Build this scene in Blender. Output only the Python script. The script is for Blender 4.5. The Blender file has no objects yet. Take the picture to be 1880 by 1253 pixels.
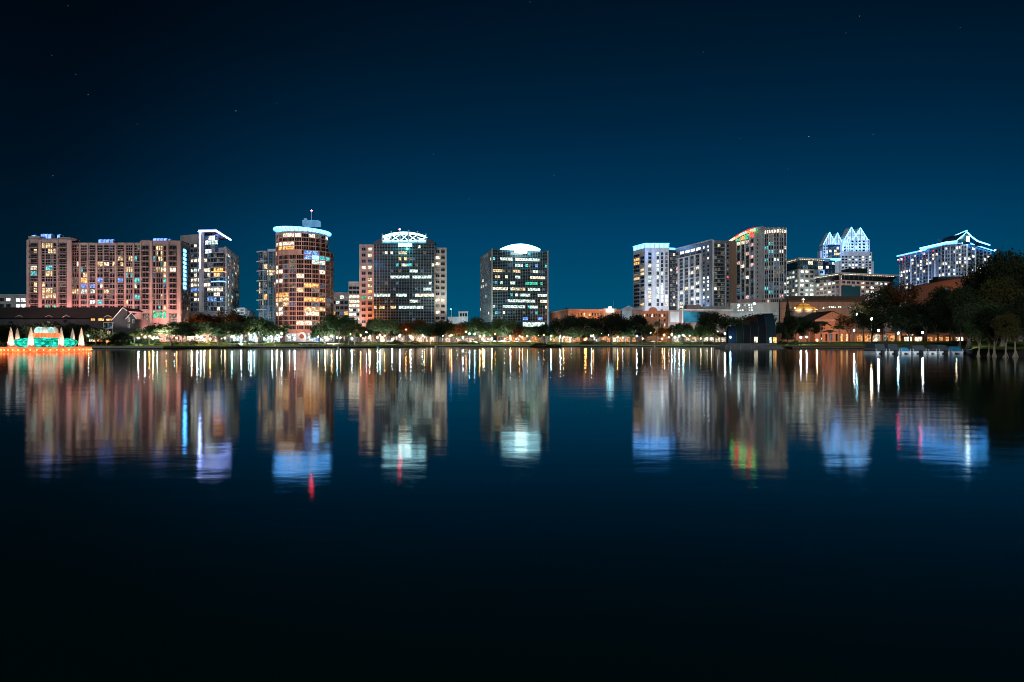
import bpy, math, random
from mathutils import Vector, Matrix, noise
PI = math.pi
F, HZ, CH = 1253.0, 630.0, 2.5
BASE = 3.0
rnd = random.Random(7)
sc = bpy.context.scene
COL = sc.collection

def X(px, D): return (px - 940.0) / F * D
def Z(py, D): return CH + (HZ - py) / F * D

# ------------------------------------------------------------------ materials
MAT = {}
def newmat(name):
    m = bpy.data.materials.new(name); m.use_nodes = True
    nt = m.node_tree; nt.nodes.clear()
    out = nt.nodes.new('ShaderNodeOutputMaterial')
    return m, nt, out
def N(nt, t, **kw):
    n = nt.nodes.new(t)
    for k, v in kw.items():
        if k in n.inputs: n.inputs[k].default_value = v
        else: setattr(n, k, v)
    return n
def L(nt, a, b): nt.links.new(a, b)

def surf(key, col, rough=0.75, var=0.25, scale=0.35, metal=0.0, stretch=(1, 1, 0.35), spec=0.3):
    """matt or glossy paint, concrete, brick: base colour with uneven weathering"""
    m, nt, out = newmat(key)
    b = N(nt, 'ShaderNodeBsdfPrincipled'); b.inputs['Roughness'].default_value = rough
    b.inputs['Metallic'].default_value = metal
    b.inputs['Specular IOR Level'].default_value = spec
    g = N(nt, 'ShaderNodeNewGeometry')
    mp = N(nt, 'ShaderNodeMapping'); mp.inputs['Scale'].default_value = stretch
    L(nt, g.outputs['Position'], mp.inputs['Vector'])
    nz = N(nt, 'ShaderNodeTexNoise'); nz.inputs['Scale'].default_value = scale; nz.inputs['Detail'].default_value = 6
    L(nt, mp.outputs[0], nz.inputs['Vector'])
    mx = N(nt, 'ShaderNodeMix', data_type='RGBA')
    c = Vector(col)
    mx.inputs[6].default_value = (*(c * (1 - var)), 1); mx.inputs[7].default_value = (*(c * (1 + var)), 1)
    mr = N(nt, 'ShaderNodeMapRange'); mr.inputs[1].default_value = 0.3; mr.inputs[2].default_value = 0.7
    L(nt, nz.outputs['Fac'], mr.inputs[0]); L(nt, mr.outputs[0], mx.inputs[0])
    L(nt, mx.outputs[2], b.inputs['Base Color'])
    L(nt, b.outputs[0], out.inputs[0])
    MAT[key] = m; return m

def glow(key, col, s, var=0.0, scale=1.0, sample=False, stretch=(1, 1, 1)):
    """lamp, lit window, backlit panel, or a floodlit part given its light as emission; var > 0 makes curtains, furniture and lamps show through a lit window"""
    m, nt, out = newmat(key)
    e = N(nt, 'ShaderNodeEmission'); e.inputs[0].default_value = (*col, 1); e.inputs[1].default_value = s
    if var > 0:
        g = N(nt, 'ShaderNodeNewGeometry')
        mp = N(nt, 'ShaderNodeMapping'); mp.inputs['Scale'].default_value = stretch
        L(nt, g.outputs['Position'], mp.inputs['Vector'])
        nz = N(nt, 'ShaderNodeTexNoise'); nz.inputs['Scale'].default_value = scale; nz.inputs['Detail'].default_value = 2
        L(nt, mp.outputs[0], nz.inputs['Vector'])
        mr = N(nt, 'ShaderNodeMapRange'); mr.inputs[1].default_value = 0.36; mr.inputs[2].default_value = 0.64
        mr.inputs[3].default_value = s * (1 - var); mr.inputs[4].default_value = s * (1 + var)
        L(nt, nz.outputs['Fac'], mr.inputs[0])
        n2 = N(nt, 'ShaderNodeTexNoise'); n2.inputs['Scale'].default_value = scale * 1.9; n2.inputs['Detail'].default_value = 0; L(nt, mp.outputs[0], n2.inputs['Vector'])
        m2 = N(nt, 'ShaderNodeMapRange'); m2.inputs[1].default_value = .60; m2.inputs[2].default_value = .72; m2.inputs[3].default_value = 0; m2.inputs[4].default_value = s * (2.4 if var > .6 else 0)
        ad = N(nt, 'ShaderNodeMath', operation='ADD'); L(nt, n2.outputs['Fac'], m2.inputs[0]); L(nt, mr.outputs[0], ad.inputs[0]); L(nt, m2.outputs[0], ad.inputs[1]); L(nt, ad.outputs[0], e.inputs[1])
    L(nt, e.outputs[0], out.inputs[0])
    m.cycles.emission_sampling = 'AUTO' if sample else 'NONE'
    MAT[key] = m; return m

surf('stucco', (.36, .315, .295)); surf('stucco_dark', (.22, .2, .2)); surf('concrete', (.36, .35, .33))
surf('granite_pink', (.40, .30, .27)); surf('white_paint', (.62, .64, .66)); surf('white_trim', (.75, .76, .76), rough=.5)
surf('pink_frame', (.46, .30, .24)); surf('brick', (.36, .17, .10), scale=2); surf('orange_brick', (.36, .20, .13), scale=1.5)
surf('brown', (.10, .065, .05)); surf('tan', (.3, .2, .14), stretch=(3, 3, .1)); surf('roof_dark', (.018, .02, .022), rough=.9)
surf('townhouse_wall', (.04, .044, .048)); surf('grey_metal', (.30, .33, .36), rough=.4, metal=.4)
surf('mullion', (.20, .24, .27), rough=.4); surf('dark_metal', (.025, .027, .03), rough=.5); surf('recess_shade', (.05, .05, .055))
surf('slab', (.40, .42, .43)); surf('rail', (.10, .11, .12), rough=.3); surf('asphalt', (.05, .05, .052))
surf('seawall', (.28, .28, .27), scale=1.0); surf('wall_base', (.03, .03, .028)); surf('wood', (.12, .07, .045))
surf('canvas_dark', (.045, .06, .07), rough=.9); surf('canvas_blue', (.04, .28, .5), rough=.8); surf('hull', (.82, .85, .86), rough=.35)
surf('rubber', (.015, .015, .016)); surf('car_white', (.7, .72, .75), rough=.25, var=.03); surf('car_dark', (.06, .07, .09), rough=.25, var=.03)
surf('car_red', (.25, .03, .02), rough=.25, var=.03); surf('car_silver', (.35, .37, .4), rough=.25, metal=.5, var=.03)
surf('bark', (.12, .095, .075), scale=3); surf('bark_pale', (.30, .27, .22), scale=3); surf('gold', (.55, .36, .10), rough=.45)
surf('swan_white', (.8, .8, .78)); surf('skin', (.35, .2, .14)); surf('cloth_white', (.7, .7, .72)); surf('cloth_blue', (.05, .1, .25))
surf('shell_blue', (0.0036, 0.0168, 0.0480)); surf('shell_green', (0.0048, 0.0210, 0.0150)); surf('shell_gold', (0.0360, 0.0300, 0.0090)); surf('shell_red', (0.0420, 0.0072, 0.0048))
surf('shell_navy', (0.0018, 0.0072, 0.0144)); surf('shell_teal', (0.0048, 0.0330, 0.0480)); surf('shell_trim', (0.0600, 0.0510, 0.0420)); surf('stage_block', (.16, .17, .175))
surf('poster_blue', (.03, .26, .42), var=.5, scale=.12, stretch=(1, 1, 1)); surf('poster_white', (.6, .65, .7), var=.12)
surf('terracotta', (.34, .10, .06)); surf('hedge', (.04, .075, .03), scale=3, var=.5)

def glass(key, col, rough=.12):
    m, nt, out = newmat(key)
    b = N(nt, 'ShaderNodeBsdfPrincipled'); b.inputs['Base Color'].default_value = (*col, 1)
    b.inputs['Roughness'].default_value = rough; b.inputs['IOR'].default_value = 1.6
    L(nt, b.outputs[0], out.inputs[0]); MAT[key] = m
glass('glass', (.012, .018, .024)); glass('glass_teal', (.012, .05, .065), .15); glass('glass_grey', (.05, .06, .07), .2)
WV = dict(var=.72, scale=.75)
glow('warm', (1, .70, .36), 0.88, **WV); glow('amber', (1, .48, .14), 1.21, **WV); glow('cream', (1, .86, .62), 1.21, **WV)
glow('cool', (.74, .95, .86), 0.99, **WV); glow('teal', (.10, .72, .78), 0.72, **WV); glow('blue', (.16, .36, 1), 0.99, **WV)
glow('green', (.06, .75, .42), 0.72, **WV); glow('white', (.95, .98, 1), 1.61, **WV); glow('red', (1, .10, .06), 1.11, **WV)
glow('dim', (.8, .75, .6), .13, **WV); glow('dim_blue', (.25, .5, .8), .16, **WV); glow('pinkish', (1, .55, .5), 0.80, **WV)
glow('shop', (1, .78, .62), .6, var=.9, scale=1.1); glow('shop_orange', (1, .42, .14), .6, var=.9, scale=1.1); glow('shop_white', (.8, .95, 1), .62, var=.85, scale=.8)
glow('crown_blue', (.07, .34, 1), 6.5, var=.3, scale=.3); glow('crown_ice', (.08, .40, 1), 9.5, var=.2, scale=.5)  # floodlit crowns and roofs carry the light on them as emission
glow('crown_white', (.40, .82, .94), 6.5, var=.2, scale=.4); glow('gable_glow', (.42, .70, 1), 1.35, var=.35, scale=.25); glow('plant_glow', (.14, .38, .68), .8, var=.2, scale=.3)  # gables and roof plant: light falling on them is put into emission
glow('led_lilac', (.30, .40, 1), 20.0); glow('led_ice', (.07, .40, 1), 14)
glow('led_teal', (.15, .62, .85), .9, var=.3, scale=.3)
glow('glazed_blue', (.16, .30, 1), 2.2, var=.5, scale=.6)
glow('led_red', (1, .035, .02), 16); glow('led_green', (.02, 1, .22), 14); glow('led_orange', (1, .16, .03), 8.0); glow('neon_dim_red', (1, .05, .04), 1.6); glow('neon_dim_orange', (1, .4, .1), 1.5); glow('beacon', (1, .04, .07), 80.0)
glow('sign_white', (.75, 1, .98), 12.0)
glow('lamp_white', (.82, .92, 1), 230, sample=True); glow('lamp_cool', (.40, .9, 1), 200, sample=True)
glow('lamp_amber', (1, .42, .10), 240, sample=True); glow('lamp_warm', (1, .72, .42), 200, sample=True); glow('lamp_white_dim', (.9, .93, 1), 50, sample=True); glow('lamp_amber_dim', (1, .45, .12), 60, sample=True); glow('lamp_warm_dim', (1, .72, .42), 45, sample=True)
glow('lamp_small', (1, .75, .45), 14, sample=False)
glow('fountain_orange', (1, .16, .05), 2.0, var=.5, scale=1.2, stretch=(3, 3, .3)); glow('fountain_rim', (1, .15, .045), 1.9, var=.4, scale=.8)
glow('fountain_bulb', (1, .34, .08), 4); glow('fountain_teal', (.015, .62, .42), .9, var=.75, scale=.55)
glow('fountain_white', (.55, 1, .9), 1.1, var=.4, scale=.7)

def foliage(key, c1, c2, trans=.25):
    m, nt, out = newmat(key)
    oi = N(nt, 'ShaderNodeObjectInfo'); g = N(nt, 'ShaderNodeNewGeometry')
    nz = N(nt, 'ShaderNodeTexNoise'); nz.inputs['Scale'].default_value = .45; nz.inputs['Detail'].default_value = 4
    L(nt, g.outputs['Position'], nz.inputs['Vector'])
    add = N(nt, 'ShaderNodeMath', operation='MULTIPLY_ADD'); add.inputs[1].default_value = .5
    L(nt, oi.outputs['Random'], add.inputs[0]); L(nt, nz.outputs['Fac'], add.inputs[2])
    mr = N(nt, 'ShaderNodeMapRange'); mr.inputs[1].default_value = .35; mr.inputs[2].default_value = 1.1
    L(nt, add.outputs[0], mr.inputs[0])
    mx = N(nt, 'ShaderNodeMix', data_type='RGBA'); mx.inputs[6].default_value = (*c1, 1); mx.inputs[7].default_value = (*c2, 1)
    L(nt, mr.outputs[0], mx.inputs[0])
    d = N(nt, 'ShaderNodeBsdfDiffuse'); t = N(nt, 'ShaderNodeBsdfTranslucent'); ms = N(nt, 'ShaderNodeMixShader'); ms.inputs[0].default_value = trans
    L(nt, mx.outputs[2], d.inputs[0]); L(nt, mx.outputs[2], t.inputs[0])
    L(nt, d.outputs[0], ms.inputs[1]); L(nt, t.outputs[0], ms.inputs[2]); L(nt, ms.outputs[0], out.inputs[0])
    MAT[key] = m
foliage('leaf', (.04, .075, .035), (.11, .16, .075)); foliage('leaf_dark', (.018, .028, .018), (.045, .062, .03))
foliage('leaf_rust', (.07, .03, .012), (.19, .09, .035)); foliage('leaf_olive', (.045, .055, .018), (.13, .12, .045))

def spray():
    m, nt, out = newmat('spray')
    g = N(nt, 'ShaderNodeNewGeometry'); mp = N(nt, 'ShaderNodeMapping'); mp.inputs['Scale'].default_value = (5, 5, .9)
    L(nt, g.outputs['Position'], mp.inputs['Vector'])
    nz = N(nt, 'ShaderNodeTexNoise'); nz.inputs['Scale'].default_value = 1.4; nz.inputs['Detail'].default_value = 5
    L(nt, mp.outputs[0], nz.inputs['Vector'])
    mr = N(nt, 'ShaderNodeMapRange'); mr.inputs[1].default_value = .3; mr.inputs[2].default_value = .62; mr.inputs[3].default_value = .35; mr.inputs[4].default_value = .98
    L(nt, nz.outputs['Fac'], mr.inputs[0])
    d = N(nt, 'ShaderNodeBsdfDiffuse'); d.inputs[0].default_value = (.85, .85, .85, 1)
    t = N(nt, 'ShaderNodeBsdfTranslucent'); t.inputs[0].default_value = (.85, .85, .85, 1)
    tr = N(nt, 'ShaderNodeBsdfTransparent'); m1 = N(nt, 'ShaderNodeMixShader'); m1.inputs[0].default_value = .5
    m2 = N(nt, 'ShaderNodeMixShader')
    L(nt, d.outputs[0], m1.inputs[1]); L(nt, t.outputs[0], m1.inputs[2])
    lw = N(nt, 'ShaderNodeLayerWeight'); lw.inputs[0].default_value = .35; mf = N(nt, 'ShaderNodeMapRange'); mf.inputs[1].default_value = .35; mf.inputs[2].default_value = 1; mf.inputs[3].default_value = 1; mf.inputs[4].default_value = .12
    L(nt, lw.outputs['Facing'], mf.inputs[0]); mm = N(nt, 'ShaderNodeMath', operation='MULTIPLY'); L(nt, mr.outputs[0], mm.inputs[0]); L(nt, mf.outputs[0], mm.inputs[1])
    L(nt, mm.outputs[0], m2.inputs[0]); L(nt, tr.outputs[0], m2.inputs[1]); L(nt, m1.outputs[0], m2.inputs[2])
    L(nt, m2.outputs[0], out.inputs[0]); MAT['spray'] = m
spray()

def ground_mat(key, c1, c2, scale):
    m, nt, out = newmat(key)
    g = N(nt, 'ShaderNodeNewGeometry'); nz = N(nt, 'ShaderNodeTexNoise'); nz.inputs['Scale'].default_value = scale; nz.inputs['Detail'].default_value = 8
    L(nt, g.outputs['Position'], nz.inputs['Vector'])
    mr = N(nt, 'ShaderNodeMapRange'); mr.inputs[1].default_value = .35; mr.inputs[2].default_value = .65; L(nt, nz.outputs['Fac'], mr.inputs[0])
    mx = N(nt, 'ShaderNodeMix', data_type='RGBA'); mx.inputs[6].default_value = (*c1, 1); mx.inputs[7].default_value = (*c2, 1)
    L(nt, mr.outputs[0], mx.inputs[0]); d = N(nt, 'ShaderNodeBsdfDiffuse'); L(nt, mx.outputs[2], d.inputs[0]); L(nt, d.outputs[0], out.inputs[0]); MAT[key] = m
ground_mat('lawn', (.08, .13, .03), (.19, .22, .06), .25); ground_mat('paving', (.2, .19, .18), (.3, .29, .27), .6); ground_mat('earth', (.04, .04, .035), (.09, .08, .07), .1)

# ------------------------------------------------------------------ mesh builder
class MB:
    def __init__(s): s.v = []; s.f = []; s.m = []
    def poly(s, pts, mat):
        n = len(s.v); s.v += [tuple(p) for p in pts]; s.f.append(tuple(range(n, n + len(pts)))); s.m.append(mat)
    def box8(s, c, mat, skip=()):
        n = len(s.v); s.v += [tuple(p) for p in c]
        for i, q in enumerate(((0, 3, 2, 1), (4, 5, 6, 7), (0, 1, 5, 4), (1, 2, 6, 5), (2, 3, 7, 6), (3, 0, 4, 7))):
            if i in skip: continue
            s.f.append(tuple(n + k for k in q)); s.m.append(mat)
    def box(s, x0, x1, y0, y1, z0, z1, mat, skip=()):
        s.box8([(x0, y0, z0), (x1, y0, z0), (x1, y1, z0), (x0, y1, z0), (x0, y0, z1), (x1, y0, z1), (x1, y1, z1), (x0, y1, z1)], mat, skip)
    def bar(s, a, b, r, mat, n=4, r2=None):
        a = Vector(a); b = Vector(b); d = (b - a)
        if d.length < 1e-6: return
        d.normalize(); up = Vector((0, 0, 1)) if abs(d.z) < .9 else Vector((1, 0, 0))
        p = d.cross(up).normalized(); q = d.cross(p); r2 = r if r2 is None else r2; k = len(s.v)
        for c, rr in ((a, r), (b, r2)):
            for i in range(n):
                t = 2 * PI * (i + .5) / n; s.v.append(tuple(c + (p * math.cos(t) + q * math.sin(t)) * rr))
        for i in range(n):
            j = (i + 1) % n; s.f.append((k + i, k + j, k + n + j, k + n + i)); s.m.append(mat)
        s.f.append(tuple(k + n - 1 - i for i in range(n))); s.m.append(mat); s.f.append(tuple(k + n + i for i in range(n))); s.m.append(mat)
    def lathe(s, prof, mat, n=24, cx=0, cy=0, a0=0, a1=2 * PI, wob=0):
        k = len(s.v); full = abs(a1 - a0 - 2 * PI) < 1e-4; nn = n if full else n + 1
        for (r, z) in prof:
            for i in range(nn):
                t = a0 + (a1 - a0) * i / n
                rr = r * (1 + wob * noise.noise(Vector((math.cos(t) * 2, math.sin(t) * 2, z * 1.3 + cx))))
                s.v.append((cx + rr * math.cos(t), cy + rr * math.sin(t), z))
        for a in range(len(prof) - 1):
            for i in range(n):
                j = (i + 1) % nn
                s.f.append((k + a * nn + i, k + a * nn + j, k + (a + 1) * nn + j, k + (a + 1) * nn + i)); s.m.append(mat)
    def prism(s, pts, z0, z1, mat, topmat=None):
        n = len(s.v); c = len(pts)
        s.v += [(p[0], p[1], z0) for p in pts] + [(p[0], p[1], z1) for p in pts]
        for i in range(c):
            j = (i + 1) % c; s.f.append((n + i, n + j, n + c + j, n + c + i)); s.m.append(mat)
        s.f.append(tuple(n + c + i for i in range(c))); s.m.append(topmat or mat)
        s.f.append(tuple(n + c - 1 - i for i in range(c))); s.m.append(mat)
    def add(s, o, M):
        n = len(s.v); s.v += [tuple(M @ Vector(p)) for p in o.v]
        s.f += [tuple(n + k for k in f) for f in o.f]; s.m += o.m
    def mesh(s, name, org=(0, 0, 0), smooth=False):
        me = bpy.data.meshes.new(name)
        me.from_pydata([(p[0] - org[0], p[1] - org[1], p[2] - org[2]) for p in s.v], [], s.f)
        keys = []
        for k in s.m:
            if k not in keys: keys.append(k)
        for k in keys: me.materials.append(MAT[k])
        idx = {k: i for i, k in enumerate(keys)}
        me.polygons.foreach_set('material_index', [idx[k] for k in s.m])
        if smooth: me.polygons.foreach_set('use_smooth', [True] * len(s.f))
        me.update(); return me
    def build(s, name, parent=None, org=None, smooth=False):
        if not s.f: return None
        if org is None: org = tuple(parent.location) if parent and parent.parent is None else (0, 0, 0)
        o = bpy.data.objects.new(name, s.mesh(name, org, smooth)); COL.objects.link(o)
        if parent: o.parent = parent
        else: o.location = org
        return o

def tag(o, label=None, cat=None, group=None, kind=None):
    if label: o['label'] = label
    if cat: o['category'] = cat
    if group: o['group'] = group
    if kind: o['kind'] = kind
    return o
def empty(name, loc, label, cat, group=None):
    o = bpy.data.objects.new(name, None); COL.objects.link(o); o.location = loc; o.empty_display_size = 1
    return tag(o, label, cat, group)
def link_mesh(name, me, parent, loc=(0, 0, 0), rz=0, scale=None):
    o = bpy.data.objects.new(name, me); COL.objects.link(o); o.parent = parent; o.location = loc; o.rotation_euler = (0, 0, rz)
    if scale: o.scale = scale
    return o
def spot(parent, loc, target, col, power, size=100, blend=1.0, radius=.35):  # unseen spots without fixtures, added to brighten facades, trees and boats
    l = bpy.data.lights.new('unseen_spot', 'SPOT'); l.energy = power; l.color = col; l.spot_size = math.radians(size); l.spot_blend = blend
    l.shadow_soft_size = radius
    o = bpy.data.objects.new('unseen_spot', l); COL.objects.link(o); o.location = Vector(loc) - (Vector(parent.location) if parent else Vector())
    o.rotation_euler = (Vector(target) - Vector(loc)).to_track_quat('-Z', 'Y').to_euler()
    if parent: o.parent = parent
    return o

# ------------------------------------------------------------------ buildings
class Face:
    def __init__(s, px0, D0, px1, D1):
        s.a = Vector((X(px0, D0), D0)); s.b = Vector((X(px1, D1), D1)); d = s.b - s.a
        s.L = d.length; s.d = d / s.L; s.n = Vector((s.d.y, -s.d.x)); s.rot = math.atan2(d.y, d.x); s.D = D0
    def u(s, px):
        k = (px - 940.0) / F; d = s.b - s.a
        return s.L * (k * s.a.y - s.a.x) / (d.x - k * d.y)
    def at(s, u, off=0.0): return s.a + s.d * u + s.n * off

BARCACHE = {}
def win_mb(w, h, mat, frame='mullion', nv=1, nh=0):
    k = ('w', round(w, 1), round(h, 1), mat, frame, nv, nh)
    if k in BARCACHE: return k
    w = round(w, 1); h = round(h, 1); m = MB(); t = min(.12, w * .08)
    m.box(-w / 2, w / 2, -.03, .10, -h / 2, h / 2, mat, skip=(4,))
    for x0, x1, z0, z1 in ((-w / 2 - t, -w / 2, -h / 2 - t, h / 2 + t), (w / 2, w / 2 + t, -h / 2 - t, h / 2 + t), (-w / 2, w / 2, h / 2, h / 2 + t), (-w / 2, w / 2, -h / 2 - t, -h / 2)):
        m.box(x0, x1, -.14, .08, z0, z1, frame, skip=(4,))
    for i in range(nv):
        x = -w / 2 + w * (i + 1) / (nv + 1); m.box(x - t * .4, x + t * .4, -.10, -.02, -h / 2, h / 2, frame, skip=(4,))
    for i in range(nh):
        z = -h / 2 + h * (i + 1) / (nh + 1); m.box(-w / 2, w / 2, -.09, -.02, z - t * .4, z + t * .4, frame, skip=(4,))
    BARCACHE[k] = m; return k
def balc_mb(w, dep, mat, rail='rail', solid=False, h=1.0):
    k = ('b', round(w, 1), dep, mat, rail, solid, h)
    if k in BARCACHE: return k
    w = round(w, 1); m = MB()
    m.box(-w / 2, w / 2, -dep, 0, -.12, .12, mat)
    if solid: m.box(-w / 2, w / 2, -dep - .05, -dep + .08, .12, h, mat); m.box(-w / 2 - .02, -w / 2 + .1, -dep + .08, 0, .12, h, mat); m.box(w / 2 - .1, w / 2 + .02, -dep + .08, 0, .12, h, mat)
    else:
        m.box(-w / 2, w / 2, -dep, -dep + .06, h - .08, h, rail)
        n = max(3, int(w / .7))
        for i in range(n + 1):
            x = -w / 2 + .04 + (w - .08) * i / n; m.box(x - .04, x + .04, -dep, -dep + .05, .12, h - .08, rail)
    BARCACHE[k] = m; return k

class Bld:
    def __init__(s, name, label, cat, px, D, base=BASE, group=None):
        s.D = D; s.root = empty(name, (X(px, D), D, base), label, cat, group); s.parts = {}; s.rep = {}; s.base = base; s.R = random.Random(px * 7 + D)
    def P(s, part):
        if part not in s.parts: s.parts[part] = MB()
        return s.parts[part]
    def body(s, pts, z1, mat, part='wall', z0=None, roof='roof_dark'):
        P = [Vector((X(p, D), D)) for p, D in pts]
        s.P(part).prism([(p.x, p.y) for p in P], s.base if z0 is None else z0, z1, mat, roof)
    def fbox(s, part, f, u0, u1, z0, z1, o0, o1, mat):
        a, b, c, d = f.at(u0, o1), f.at(u1, o1), f.at(u1, o0), f.at(u0, o0)
        s.P(part).box8([(*a, z0), (*b, z0), (*c, z0), (*d, z0), (*a, z1), (*b, z1), (*c, z1), (*d, z1)], mat)
    def pbox(s, part, px0, px1, D, dep, py1, py0, mat):
        s.P(part).box(X(px0, D), X(px1, D), D, D + dep, Z(py0, D), Z(py1, D), mat)
    def put(s, part, key, f, u, z, off=0.0, prio=0.0):
        p = f.at(u, off); s.rep.setdefault(part, []).append((prio + s.R.random() * .5, key, (p.x, p.y, z), f.rot))
    def win(s, f, u, z, w, h, mat, part='window', off=.0, **kw):
        lit = 0 if mat.startswith('glass') else 1
        s.put(part, win_mb(w, h, mat, **kw), f, u, z, off + .1, lit)
    def grid(s, f, u0, u1, nc, z0, z1, nr, fw, fh, lit, part='window', off=0.0, **kw):
        cw = (u1 - u0) / nc; ch = (z1 - z0) / nr
        for r in range(nr):
            for c in range(nc):
                m = lit(r, c)
                if m is None: continue
                s.win(f, u0 + cw * (c + .5), z1 - ch * (r + .5), cw * fw, ch * fh, m, part, off, **kw)
    def done(s):
        org = tuple(s.root.location)
        for k, m in s.parts.items(): m.build(k.split('#')[0], s.root, org)
        cache = {}
        for part, lst in s.rep.items():
            lst.sort(key=lambda t: -t[0])
            for pr, key, loc, rz in lst[:100]:
                if key not in MESHC: MESHC[key] = BARCACHE[key].mesh(part)
                link_mesh(part, MESHC[key], s.root, Vector(loc) - Vector(org), rz)
            if len(lst) > 100:
                mb = MB()
                for pr, key, loc, rz in lst[100:]: mb.add(BARCACHE[key], Matrix.Translation(loc) @ Matrix.Rotation(rz, 4, 'Z'))
                tag(mb.build(part, s.root, org), kind='stuff')
        return s.root
MESHC = {}

def litfn(R, p, pal, rows=None, dark='glass', dimp=.12):
    rows = rows or {}
    def f(r, c):
        if r in rows:
            for a, b, k in rows[r]:
                if a <= c <= b and R.random() < .9: return k
        x = R.random()
        if x < p: return R.choice(pal)
        if x < p + dimp: return R.choice(('dim', 'dim_blue'))
        return dark
    return f

# ---- pale low-rise at far left
B = Bld('office_building', 'low pale building with a flat roof left of the long pink condominium', 'building', 20, 480)
f = Face(-30, 480, 49, 480); B.body([(-30, 480), (49, 480), (49, 500), (-30, 500)], Z(542, 480), 'concrete')
B.grid(f, f.u(-28), f.u(22), 4, Z(567, 480), Z(545, 480), 2, .62, .5, litfn(B.R, .3, ['white', 'cool']), nv=2)
B.grid(f, f.u(29), f.u(48), 2, Z(567, 480), Z(546, 480), 2, .8, .6, lambda r, c: 'white', nv=2)
B.fbox('parapet', f, f.u(-30), f.u(49), Z(542, 480), Z(541, 480), -.2, .4, 'white_paint'); B.done()

# ---- long condominium
B = Bld('condominium_tower', 'long pinkish condominium slab with stacked balconies and blue lit roof pavilions', 'building', 200, 338)
f1 = Face(50, 336, 132, 336); f2 = Face(132, 340, 258, 340); f3 = Face(258, 333, 333, 333); f4 = Face(333, 333, 350, 352)
B.body([(50, 336), (132, 336), (132, 356), (51, 356)], Z(440, 336), 'stucco')
B.body([(132, 340), (258, 340), (258, 357), (132, 357)], Z(446, 340), 'stucco')
B.body([(258, 333), (333, 333), (350, 352), (258, 358)], Z(442, 333), 'stucco')
B.pbox('parapet#1', 52, 74, 337, 8, 434, 441, 'stucco'); B.pbox('parapet#2', 106, 130, 337, 8, 436, 441, 'stucco'); B.pbox('parapet', 74, 106, 336.5, 6, 438, 441, 'stucco')
B.pbox('parapet#3', 259, 276, 334, 7, 441, 443, 'stucco'); B.pbox('parapet#4', 310, 332, 334, 7, 442, 444, 'stucco')
def cols(B, f, spec, zt, zb, nr, rows):
    ch = (zt - zb) / nr
    for i, (t, a, b, *n) in enumerate(spec):
        u0, u1 = f.u(a), f.u(b)
        if t == 'W':
            rw = {}
            for r, k in rows.get(i, {}).items(): rw[r] = [(0, 9, k)]
            B.grid(f, u0, u1, n[0], zb, zt, nr, .78, .80, litfn(B.R, .05, ['warm', 'cream', 'teal', 'warm'], rw, dimp=.10), nv=0, frame='stucco_dark')
        else:
            B.fbox('recess_shade', f, u0, u1, zb, zt, .003, .03, 'recess_shade')  # flat dark panel painted as the shade behind the balconies
            for r in range(nr):
                zc = zt - ch * (r + .5); k = rows.get(i, {}).get(r)
                m = k or ('glass' if B.R.random() < .9 else B.R.choice(('dim', 'warm')))
                B.win(f, (u0 + u1) / 2 + (u1 - u0) * .18, zc, (u1 - u0) * .40, ch * .72, m, off=.03, nv=0, frame='stucco_dark')
                B.win(f, (u0 + u1) / 2 - (u1 - u0) * .24, zc, (u1 - u0) * .36, ch * .72, m if k else 'glass', off=.03, nv=0, frame='stucco_dark')
                B.put('balcony', balc_mb(u1 - u0, 1.3, 'stucco', 'rail', False), f, (u0 + u1) / 2, zc - ch * .40, 0, .2)
ZT, ZB = Z(446, 336), Z(569.5, 336)
cols(B, f1, [('B', 56, 70), ('W', 77, 83, 1), ('W', 84, 97, 3), ('W', 98, 104, 1), ('B', 109, 123)], ZT, ZB, 12,
     {0: {4: 'cream', 5: 'teal'}, 1: {0: 'warm', 5: 'teal', 8: 'warm', 9: 'warm'}, 2: {0: 'warm', 1: 'warm', 4: 'teal', 5: 'warm', 8: 'warm', 9: 'warm', 11: 'green'}, 3: {1: 'warm', 8: 'dim', 9: 'warm', 11: 'green'}, 4: {7: 'dim'}})
cols(B, f2, [('W', 133, 145, 3), ('W', 149, 160, 3), ('B', 165, 176), ('W', 179, 189, 2), ('B', 191, 201), ('W', 202, 211, 2), ('B', 216, 228), ('W', 232, 244, 3), ('W', 247, 257, 2)], ZT - .6, ZB, 12,
     {0: {8: 'warm', 6: 'dim'}, 1: {4: 'teal', 5: 'warm', 6: 'amber', 8: 'cool', 7: 'blue'}, 2: {7: 'blue', 8: 'cool', 10: 'white'}, 3: {3: 'warm', 10: 'teal', 6: 'blue'}, 4: {3: 'cream', 8: 'warm'}, 5: {3: 'warm', 8: 'dim'}, 6: {2: 'warm', 6: 'blue'}, 7: {2: 'warm', 4: 'warm', 5: 'teal'}, 8: {2: 'teal', 6: 'teal', 9: 'teal'}})
ZT3, ZB3 = Z(451, 333), Z(570, 333)
cols(B, f3, [('B', 261, 275), ('W', 281, 286, 1), ('W', 287, 299, 3), ('W', 300, 306, 1), ('B', 311, 325)], ZT3, ZB3, 12,
     {0: {}, 1: {2: 'teal'}, 2: {0: 'warm', 1: 'warm', 2: 'warm', 4: 'warm', 10: 'dim'}, 3: {3: 'warm', 4: 'cream', 5: 'warm', 6: 'teal'}, 4: {4: 'cream'}})
for f, lst, zt, zb in ((f1, (50, 72, 105, 124), 440, 640), (f2, (146, 160.5, 176.5, 212, 229, 244.5), 446, 600), (f3, (258, 275.5, 306.5, 325.5), 442, 640)):
    for i, a in enumerate(lst):
        w = {50: 5, 72: 4, 105: 3, 124: 8, 258: 2.5, 275.5: 5, 306.5: 4, 325.5: 7}.get(a, 3)
        B.fbox('pilaster', f, f.u(a), f.u(a + w), BASE, Z(zt + 1.5, f.D), .002, .55, 'stucco')
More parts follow.
